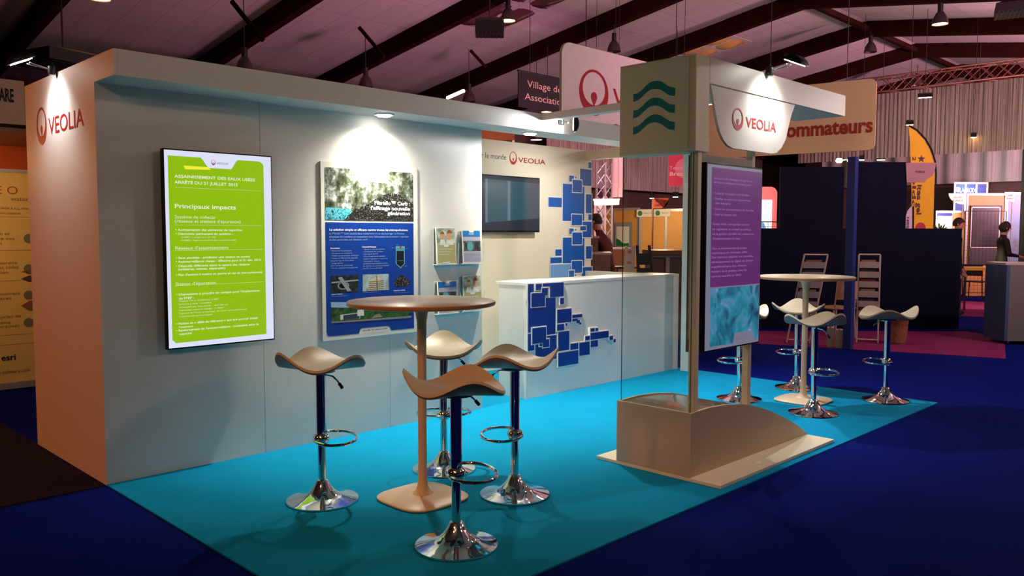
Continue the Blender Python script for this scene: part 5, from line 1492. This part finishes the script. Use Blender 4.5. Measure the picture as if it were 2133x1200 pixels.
# ------------------------------------------------------------------ seen through the booth
M_ply2 = mat('amber_wood_panel', (214, 152, 76), .5, vary=.07, scale=2.5)
t, f, L, z_ = booth(1228, 1330, 436, 18.2, M_ply2, 'wooden booth wall behind the man in maroon', split=2, dep1=17.4)
t, f2_, L2, z2_ = booth(1334, 1500, 437, 17.3, M_ply2, 'wooden booth wall behind the orange quarter sign', split=3, dep1=16.6)
for ff_, u0, v0, u1, v1, lab in ((f2_, 1334, 437, 1367, 452, 'white booth name board with green leaf mark, nearer the man in maroon'), (f2_, 1371, 437, 1399, 451, 'dim booth name board with leaf mark, behind the orange quarter sign')):
    t = thing('booth_name_board', lab, 'sign', ff_.p(ff_.px(u0, v0)[0], 2), 0, 'booth name boards')
    board(ff_, u0 - 7, v0, u1 - 2, v1, mat('board_white', (220, 214, 196), .6, vary=.02), 'board', t, .008)
    b = MB(); b.flat(ff_, ell(*ff_.px(u0, (v0 + v1) / 2), .05, .055), .032); b.build('leaf_mark', mat('leaf_green_ink', (40, 110, 60), .6), t)
    b = MB(); a, z = ff_.px(u0 + 8, (v0 + v1) / 2 + 1); text(b, ff_, 'Espace Eau', a, z, .035, ff_.px(u1 - 6, v0)[0] - a, 0, .032); b.build('lettering', mat('teal_ink', (70, 110, 120), .6), t)
t = thing('landscape_notice', 'white poster with a green hill in an alu frame', 'poster', f.p(f.px(1298, 480)[0], 1.5))
board(f, 1282, 463, 1318, 530, M_frame, 'frame', t, .012)
board(f, 1286, 472, 1312, 512, mat('notice_paper', (224, 224, 214), .6, vary=.02), 'sheet', t, .004, .0345)
b = MB(); a0, b0, a1, b1 = f.rect(1286, 500, 1312, 512); b.flat(f, [(a0, b0), (a1, b0), (a1, b0 + .06), (a0 + .16, b0 + .05), (a0 + .09, b0 + .12), (a0, b0 + .16)], .0405); b.build('green_hill', mat('green_ink', (20, 110, 70), .6), t)
# white cornice, tube fixture
t = thing('glowing_tube_fixture', 'long warm glowing tube above the man in maroon', 'tube light', at(1263, 421, 14.5))
b = MB(); b.tube([at(1238, 422, 14.5), at(1289, 421, 14.5)], .05, 10); b.build('tube', mat('warm_tube_glow', (255, 226, 160), .4, vary=0, emit=5), t)
b = MB(); b.tube([at(1236, 416.5, 14.5), at(1291, 415.5, 14.5)], .02, 6); b.build('batten', M_frame, t)
for u_ in (1240, 1287):
    b = MB(); c = at(u_, 415, 14.5); b.tube([c, Vector((c.x, c.y, zb(c.y) + .36))], .004, 5); b.build('hanger', M_ballast, t)
light('POINT', 'tube_fixture_light', at(1263, 428, 14.2), 88, (1, .78, .5), .1)
light('POINT', 'background_light', at(1380, 428, 15.6), 74, (1, .7, .4), .1)
# white roll-up banner with leaf logo
t = thing('leaf_banner', 'white banner with green leaf logo behind the man in maroon', 'banner', (at(1246, 480, 16).x, at(1246, 480, 16).y, 0))
f = FA(at(1235, 480, 16), at(1258, 480, 16)); a0, b0, a1, b1 = f.rect(1237, 426, 1256, 640)
b = MB(); b.prism(f, R4(a0, .05, a1, b1), 0, -.01); b.build('sheet', mat('banner_white', (220, 218, 208), .6, vary=.02), t)
b = MB(); b.flat(f, ell(*f.px(1246, 446), .045, .07), .003); b.build('leaf_mark', mat('leaf_green_ink', (40, 110, 60)), t)
b = MB(); b.prism(f, R4(a0 - .03, 0.0, a1 + .03, .05), .06, -.06); b.build('base', M_frame, t)
# tall pink white banner
t = thing('tall_pale_banner', 'tall pale pink banner beside the truss tower', 'banner', (at(1286, 400, 15.8).x, at(1286, 400, 15.8).y, 0))
f = FA(at(1276, 400, 15.8), at(1297, 400, 15.8)); a0, b0, a1, b1 = f.rect(1275, 328, 1297, 411)
b = MB(); b.prism(f, R4(a0, b0, a1, b1), 0, -.01); b.build('cloth', mat('blush_cloth', (226, 186, 190), .7, vary=.04), t)
b = MB(); b.tube([f.p(a0, 0), f.p(a0, b1)], .015, 6); b.build('pole', M_frame, t)
# orange quarter sign on a pole
t = thing('quarter_sign', 'orange quarter round sign on a pole among the wooden booths', 'sign', (at(1359, 480, 14.8).x, at(1359, 480, 14.8).y, 0))
f = FA(at(1359, 480, 14.8), at(1393, 480, 14.8)); a0, b0, a1, b1 = f.rect(1360, 413, 1393, 434); w = a1 - a0; h = b1 - b0
b = MB(); b.prism(f, [(a0, b0), (a0 + w * .55, b0)] + [(a0 + w * (.55 + .45 * math.sin(math.radians(x))), b1 - h * math.cos(math.radians(x))) for x in range(80, 0, -16)] + [(a1, b1), (a0, b1)], 0, -.012); b.build('board', mat('orange_board', (206, 100, 60), .6, vary=.03), t)
b = MB(); text(b, f, 'CONCEPTEURS', a0 + .04, b0 + h * .55, .035, w * .6, .02, .002); text(b, f, 'EN BRETAGNE', a0 + .04, b0 + h * .22, .035, w * .55, .02, .002); b.build('lettering', mat('deep_red_ink', (130, 20, 16), .6), t)
b = MB(); b.tube([f.p(a0, 0, -.02), f.p(a0, b1, -.02)], .018, 6); b.build('pole', mat('rust_pole', (120, 54, 34), .5), t)
# fittings in front of those booths
def wbox(name, u0, u1, v0, v1, dep, th, m, lab, cat, z0=0.0):
    p, q = at(u0, 500, dep), at(u1, 500, dep); z1 = at((u0 + u1) / 2, v0, dep).z
    t = thing(name, lab, cat, (p.x, p.y, z0))
    b = MB(); b.wall(p, q, th, z0 + .001, z1); b.build('body', m, t)
    b = MB(); d = (q - p).normalized() * .02; b.wall(p - d, q + d, th + .03, z1 + .0005, z1 + .03); b.build('top', M_rack, t)
    return t
wbox('desk_unit', 1226, 1272, 530, 570, 11.6, .5, mat('taupe_desk', (120, 98, 84), .6, vary=.05), 'taupe desk unit the man in maroon leans over', 'desk')
wbox('desk_pigeonholes', 1228, 1246, 496, 530, 11.9, .3, mat('ribbed_taupe', (112, 84, 68), .6, vary=.2, scale=30), 'ribbed brown stack of trays standing on the desk unit', 'trays', at(1249, 530, 11.6).z + .031)
wbox('side_table', 1276, 1316, 521, 545, 13.5, .5, mat('oak_front', (170, 120, 70), .5, vary=.08), 'pale topped counter right of the man in maroon', 'counter')
t, f, L, z_ = booth(1355, 1500, 523, 11.5, mat('brown_counter_front', (96, 72, 66), .6, vary=.06), 'brown fronted counter before the wooden booths', 'brown_counter', split=4, z1=1.22, cat='counter', th=.45)
b = MB(); p, q = at(1352, 500, 11.4), at(1502, 500, 11.4); b.wall(p, q, .6, 1.225, 1.28); b.build('top', mat('walnut_top', (118, 70, 34), .4, vary=.1), t)
# white ladder-like easel and black folded easel
def easel(u, dep, v_top, w, lab, m, lean, bars, name):
    p = at(u, 500, dep); rz = bearing(p.x, p.y) - PI / 2; zt_ = at(u, v_top, dep).z
    t = thing(name, lab, 'display stand', (p.x, p.y, 0), rz); X = XF[t.name]; P = lambda x, y, z: X @ Vector((x, y, z))
    b = MB()
    for s in (-1, 1):
        b.add([P(s * w / 2 - .02 + lean, 0, 0), P(s * w / 2 + .02 + lean, 0, 0), P(s * w / 2 * .7 + .02, .1, zt_), P(s * w / 2 * .7 - .02, .1, zt_), P(s * w / 2 - .02 + lean, .03, 0), P(s * w / 2 + .02 + lean, .03, 0), P(s * w / 2 * .7 + .02, .13, zt_), P(s * w / 2 * .7 - .02, .13, zt_)],
              [(0, 1, 2, 3), (7, 6, 5, 4), (0, 4, 5, 1), (1, 5, 6, 2), (2, 6, 7, 3), (3, 7, 4, 0)])
    b.build('frame', m, t)
    b = MB()
    for k in range(bars):
        z = zt_ * (.25 + .7 * k / bars); ww = w * (1 - .3 * z / zt_); o = lean * (1 - z / zt_)
        b.add([P(-ww / 2 + o, .0 + .1 * z / zt_, z), P(ww / 2 + o, .1 * z / zt_, z), P(ww / 2 + o, .1 * z / zt_ + .01, z + zt_ * .55 / bars), P(-ww / 2 + o, .1 * z / zt_ + .01, z + zt_ * .55 / bars)], [(0, 1, 2, 3)])
    b.build('shelves', m, t)
easel(1313, 10.6, 513, .13, 'white folding leaflet stand right of the man in maroon', M_rack, -.06, 7, 'leaflet_stand')
easel(1340, 10.7, 511, .22, 'black folding display stand beside the white leaflet stand', M_ballast, .1, 5, 'folding_stand')
# dark stool seat by the desk
p = at(1300, 560, 12.9); side_chair((p.x, p.y, 0), .3, 'dark stool behind the counter right of the desk unit', M_ballast, M_ballast, 'low_stool', 'stool', back=False, sh=1.0)

# ------------------------------------------------------------------ neighbour booth on the left
f = FY(3.88)
t = thing('neighbour_booth', 'orange walled neighbouring booth with a white name fascia', 'booth wall', (-.2, 5, 0))
M_or = mat('burnt_orange_wall', (176, 74, 18), .6, vary=.05)
b = MB(); b.box(-3.0, 1.2, 4.6, 4.65, .006, 2.45); b.build('orange_wall', M_or, t)
pA = onY(0, 163, 3.2); pB = onY(50, 258, 3.2)
b = MB(); b.box(-2.5, onY(51, 200, 3.2).x, 3.2, 3.24, onY(20, 258, 3.2).z, onY(20, 166, 3.2).z); b.build('name_fascia', mat('rosy_white_board', (214, 184, 170), .6, vary=.02), t)
fW = FY(3.198); b = MB(); a, z = fW.px(-60, 211); a1_ = fW.px(29, 211)[0]; text(b, fW, 'SOFTWARE', a, fW.px(15, 211)[1], .115, a1_ - a, .03, .001); b.build('lettering', M_black, t)
b = MB(); b.box(-2.5, 1.2, 3.25, 4.59, 2.40, 2.44); b.build('canopy', mat('pale_canopy', (150, 110, 90), .6), t)
t = thing('roll_up_banner', 'yellowish roll-up banner with grey text beside the orange lit end wall', 'banner', (0.1, 3.88, .006))
zT = f.px(20, 359)[1]
b = MB(); xl_, xr_ = f.px(-110, 500)[0], f.px(72, 500)[0]; b.prism(f, R4(xl_, .07, xr_ + .05, zT), 0, -.006); b.build('sheet', mat('straw_sheet', (232, 196, 120), .6, vary=.03), t)
b = MB(); b.prism(f, R4(xl_ - .02, zT, xr_ + .07, zT + .03), .012, -.015); b.prism(f, R4(xl_ - .02, 0.008, xr_ + .07, .07), .05, -.08); b.build('rail_and_base', M_frame, t)
b = MB()
def tl(s, u, v, u1, h, m=None, bold=0):
    b = MB(); a, z = f.px(u, v); a1_ = f.px(u1, v)[0]; text(b, f, s, a, z, abs(f.px(u, v - h)[1] - z), a1_ - a, bold, .002); b.build('text_line', m or mat('taupe_ink', (130, 100, 76), .6, vary=0), t)
tl('GE O', -32, 403, 37, 18, mat('rust_ink', (178, 74, 30), .6, vary=0))
tl('water', 22, 418, 60, 9); tl('dédié à vos réseaux', 0, 436, 72, 6); tl('assainissement', -14, 446, 43, 6)
for v, s, e in ((490, 'gestion et', 20), (500, 'suivi de vos', 30), (510, 'données', 4), (552, 'mise en service', 36), (562, 'réduction des coûts', 39), (572, 'exploitation', 17), (617, 'assainissement', 42), (627, 'et efficaces', 24), (668, 'gestion des cycles de', 44), (678, 'maintenance', 22), (689, '(préventive, curative)', 40)):
    tl(s, e - len(s) * 5.4, v, e, 7)
tl('www.software.com', -20, 782, 62, 8)
tl('esri', 3, 752, 33, 13, M_black, .02)
M_grr = mat('slate_disc', (120, 118, 100), .6, vary=0)
for v in (497, 560, 615, 672):
    b = MB(); b.flat(f, ell(*f.px(60, v), .045, .045), .002); b.build('icon_disc', M_grr, t)
b = MB()
for v in (452, 522, 586, 700, 720): a, z = f.px(0, v); b.flat(f, R4(xl_, z, xr_, z + .004), .002)
b.build('rules', mat('taupe_line', (170, 130, 80), .6, vary=0), t)
light('SPOT', 'background_light', (-.6, 2.6, 2.3), 60, (1, .62, .25), .05, (0.2, 4.6, 1.2), 100, 1)
light('POINT', 'background_light', (-.5, 4.1, 2.2), 24, (1, .5, .15), .06)  # added unseen lamp, brightens the orange wall
light('POINT', 'background_light', (9.6, -4.6, 3.2), 240, (1, .8, .75), .1)  # added unseen lamp, brightens the grey cabinet
# brochures stacked in a rack edge beside it
t = thing('cardboard_steps', 'stack of folded leaflets peeping from behind the end wall', 'leaflets', (.45, 3.3, .006))
M_tan = mat('tan_card', (196, 120, 60), .6, vary=.1)
for v0, v1, k in ((560, 572, 1), (574, 588, 0), (626, 648, 1)):
    q = onY(60, v0, 3.4); r_ = onY(60, v1, 3.4)
    b = MB(); b.add([onY(44, (v0 + v1) / 2, 3.4), onY(62, v0, 3.4), onY(80, v0 + 2, 3.5), onY(80, v1, 3.5), onY(62, v1, 3.4)] + [v + Vector((0, .02, 0)) for v in (onY(44, (v0 + v1) / 2, 3.4), onY(62, v0, 3.4), onY(80, v0 + 2, 3.5), onY(80, v1, 3.5), onY(62, v1, 3.4))],
          [(0, 1, 2, 3, 4), (9, 8, 7, 6, 5), (0, 5, 6, 1), (1, 6, 7, 2), (2, 7, 8, 3), (3, 8, 9, 4), (4, 9, 5, 0)]); b.build('leaflet', M_tan if k else mat('rust_card', (130, 50, 20), .6), t)
b = MB(); b.tube([Vector((.62, 3.45, .006)), Vector((.62, 3.45, 1.4))], .01, 6); b.build('stand_pole', M_ballast, t)

t = thing('orange_header', 'orange header board seen under the fascia above the slogan wall', 'booth header', (at(1030, 280, 14).x, at(1030, 280, 14).y, 0))
f = FA(at(985, 280, 14), at(1072, 280, 14)); a0, b0, a1, b1 = f.rect(985, 262, 1072, 292)
b = MB(); b.prism(f, R4(a0, b0, a1, b1), 0, -.04); b.build('board', M_or, t)
for x in (a0 + .02, a1 - .04):
    b = MB(); b.prism(f, R4(x, .007, x + .04, b0), 0, -.04); b.build('post', M_frame, t)
light('POINT', 'background_light', f.p((a0 + a1) / 2, b0, 1.2), 25, (1, .8, .6), .1)

# ------------------------------------------------------------------ people
M_skin = mat('skin', (196, 140, 110), .55, vary=.04)
M_hair = mat('dark_hair', (38, 24, 18), .7, vary=.15, scale=40)
def person(loc, rz, lab, joints, mats, hair_cut, zfun):
    """joints: name -> (x, y, z, r, parent); one skinned body; zfun(v) picks the material"""
    names = list(joints)
    me = bpy.data.meshes.new('body')
    vs = [joints[n][:3] for n in names]; es = [(names.index(n), names.index(joints[n][4])) for n in names if joints[n][4]]
    me.from_pydata(vs, es, [])
    o = bpy.data.objects.new('body', me); COL.objects.link(o)
    sk = o.modifiers.new('skin', 'SKIN'); sk.use_smooth_shade = True; sk.branch_smoothing = .4
    for i, n in enumerate(names):
        r_ = joints[n][3]; r_ = r_ if isinstance(r_, tuple) else (r_, r_)
        me.skin_vertices[0].data[i].radius = r_
    me.skin_vertices[0].data[0].use_root = True
    o.modifiers.new('sub', 'SUBSURF').levels = 2
    dg = bpy.context.evaluated_depsgraph_get(); nm = bpy.data.meshes.new_from_object(o.evaluated_get(dg))
    bpy.data.objects.remove(o)
    t = thing('person', lab, 'person', loc, rz)
    b_ = bpy.data.objects.new('body', nm); COL.objects.link(b_); b_.parent = t
    nm.materials.clear()
    for m in mats: nm.materials.append(m)
    for p_ in nm.polygons:
        p_.material_index = zfun(p_.center); p_.use_smooth = True
    # hair cap over the skull
    hx, hy, hz = joints['head'][:3]
    b = MB(); X = XF[t.name]; vs = []; N, K = 10, 18
    for i in range(N + 1):
        th = PI * .62 * i / N
        for k in range(K):
            a = 2 * PI * k / K
            front = max(0, math.sin(a))
            tt = th * (1 - .38 * front) if hair_cut == 0 else th * (1.25 - .6 * front)
            r_ = 1.0 if hair_cut == 0 else 1.12
            vs.append(X @ Vector((hx + .083 * r_ * math.sin(tt) * math.cos(a), hy - .008 + .103 * r_ * math.sin(tt) * math.sin(a), hz + .012 + .118 * math.cos(tt) * r_)))
    b.add(vs, [(i * K + k, (i + 1) * K + k, (i + 1) * K + (k + 1) % K, i * K + (k + 1) % K) for i in range(N) for k in range(K)], True)
    b.build('hair', M_hair, t)
    for s in (-1, 1):
        b = MB(); b.lathe([(0, -.024), (.012, -.016), (.014, 0), (.011, .018), (0, .024)], X @ Vector((hx + s * .080, hy - .005, hz - .005)), 10); b.build('ear', M_skin, t)
        b = MB(); b.lathe([(0, -.008), (.009, 0), (0, .008)], X @ Vector((hx + s * .030, hy + .088, hz + .008)), 8); b.build('eye', M_ballast, t)
    b = MB(); b.tube([X @ Vector((hx, hy + .088, hz + .005)), X @ Vector((hx, hy + .110, hz - .022)), X @ Vector((hx, hy + .092, hz - .032))], [.008, .014, .009], 8); b.build('nose', M_skin, t)
    b = MB(); b.tube([X @ Vector((hx - .024, hy + .084, hz - .055)), X @ Vector((hx, hy + .092, hz - .055)), X @ Vector((hx + .024, hy + .084, hz - .055))], .005, 6); b.build('mouth', mat('lips', (150, 84, 74), .5), t)
    return t
def body(h=1.75, lean=0.0, arm_l=None, arm_r=None, wd=1.0):
    k = h / 1.75; J = {}
    def L(z): return max(0, z - .95) * lean
    J['pelvis'] = (0, 0, .95 * k, (.15 * wd, .11), None)
    J['waist'] = (0, L(1.10), 1.10 * k, (.14 * wd, .10), 'pelvis')
    J['chest'] = (0, L(1.30), 1.30 * k, (.17 * wd, .115), 'waist')
    J['neck0'] = (0, L(1.46), 1.455 * k, (.075, .065), 'chest')
    J['neck'] = (0, L(1.52) + .01, 1.52 * k, .055, 'neck0')
    J['jaw'] = (0, L(1.57) + .03, 1.575 * k, (.062, .072), 'neck')
    J['head'] = (0, L(1.64) + .03, 1.645 * k, (.078, .095), 'jaw')
    J['crown'] = (0, L(1.70) + .02, 1.70 * k, (.06, .07), 'head')
    for s, nm, arm in ((-1, 'l', arm_l), (1, 'r', arm_r)):
        J['sh' + nm] = (s * .185 * wd, L(1.40), 1.40 * k, .062, 'chest')
        e, w = arm or ((s * .24, -.02, 1.12), (s * .26, .06, .88))
        J['el' + nm] = (*e, .043, 'sh' + nm); J['wr' + nm] = (*w, .028, 'el' + nm)
        d = (Vector(w) - Vector(e)).normalized()
        pl = Vector(w) + d * .055; J['pa' + nm] = (*pl, (.034, .018), 'wr' + nm)
        sd = Vector((0, 1, 0)) if abs(d.z) > .7 else Vector((1, 0, 0))
        for f_ in range(4):
            o = sd * (.027 - f_ * .018); ln = (.07, .078, .073, .058)[f_]
            q = pl + d * .04 + o; J['k%d' % f_ + nm] = (*q, .0085, 'pa' + nm); q2_ = q + d * ln * .6 + Vector((0, .01, -.008)); J['m%d' % f_ + nm] = (*q2_, .008, 'k%d' % f_ + nm)
            q3_ = q2_ + d * ln * .3 + Vector((0, .012, -.014)); J['t%d' % f_ + nm] = (*q3_, .0065, 'm%d' % f_ + nm)
        q = Vector(w) + d * .03 + sd * .035; J['th' + nm] = (*q, .010, 'wr' + nm); q = q + d * .045 + sd * .012; J['tt' + nm] = (*q, .008, 'th' + nm)
        J['hip' + nm] = (s * .09, 0, .88 * k, .095, 'pelvis'); J['kn' + nm] = (s * .10, .02, .50 * k, .062, 'hip' + nm)
        J['an' + nm] = (s * .105, -.01, .10 * k, .042, 'kn' + nm); J['to' + nm] = (s * .115, .15, .04 * k, (.038, .03), 'an' + nm)
    return J
M_maroon = mat('maroon_cloth', (84, 20, 18), .8, vary=.15, scale=8)
M_jeans = mat('dark_trousers', (26, 26, 40), .8, vary=.1)
M_blackc = mat('black_cloth_coat', (18, 14, 18), .8, vary=.1)
# man in maroon leaning forward over the desk, seen from behind his right side
p = at(1270, 500, 12.5); rzA = bearing(p.x, p.y) - PI / 2
J = body(1.80, .30, ((-.24, .30, 1.20), (-.16, .50, 1.05)), ((.24, .28, 1.18), (.14, .48, 1.04)), 1.22)
def zA_(c): return 0 if (c.z > 1.57) or (c.y > .47 and c.z < 1.15 and c.z > .9) else (1 if c.z > .92 else 2)
person((p.x, p.y, 0), rzA + 1.2, 'man in a maroon pullover leaning forward over the desk', J, [M_skin, M_maroon, M_jeans], 0, zA_)
# man behind the low partition, in profile to the right
p = at(1993, 500, 15.2)
J = body(1.80, 0)
def zM(c): return 0 if (c.z > 1.53) or (c.z < .87 and abs(c.x) > .21) else (1 if c.z > .95 else 2)
person((p.x, p.y, 0), bearing(p.x, p.y) - PI / 2 - 1.75, 'man in black whose head shows above the low navy partition', J, [M_skin, M_blackc, M_jeans], 0, zM)
# woman in black coat
p = at(2087, 500, 16.9)
J = body(1.74, .04, ((-.24, .06, 1.10), (-.16, .30, 1.05)), ((.24, .06, 1.10), (.14, .30, 1.05)), .95)
def zW(c): return 0 if (c.z > 1.49) or (c.y > .26 and 1.0 < c.z < 1.2) else (1 if c.z > .55 else 2)
person((p.x, p.y, 0.007), bearing(p.x, p.y) - PI / 2 - 1.2, 'woman in a black coat standing at the booth beside the cabinet', J, [M_skin, M_blackc, M_jeans], 1, zW)
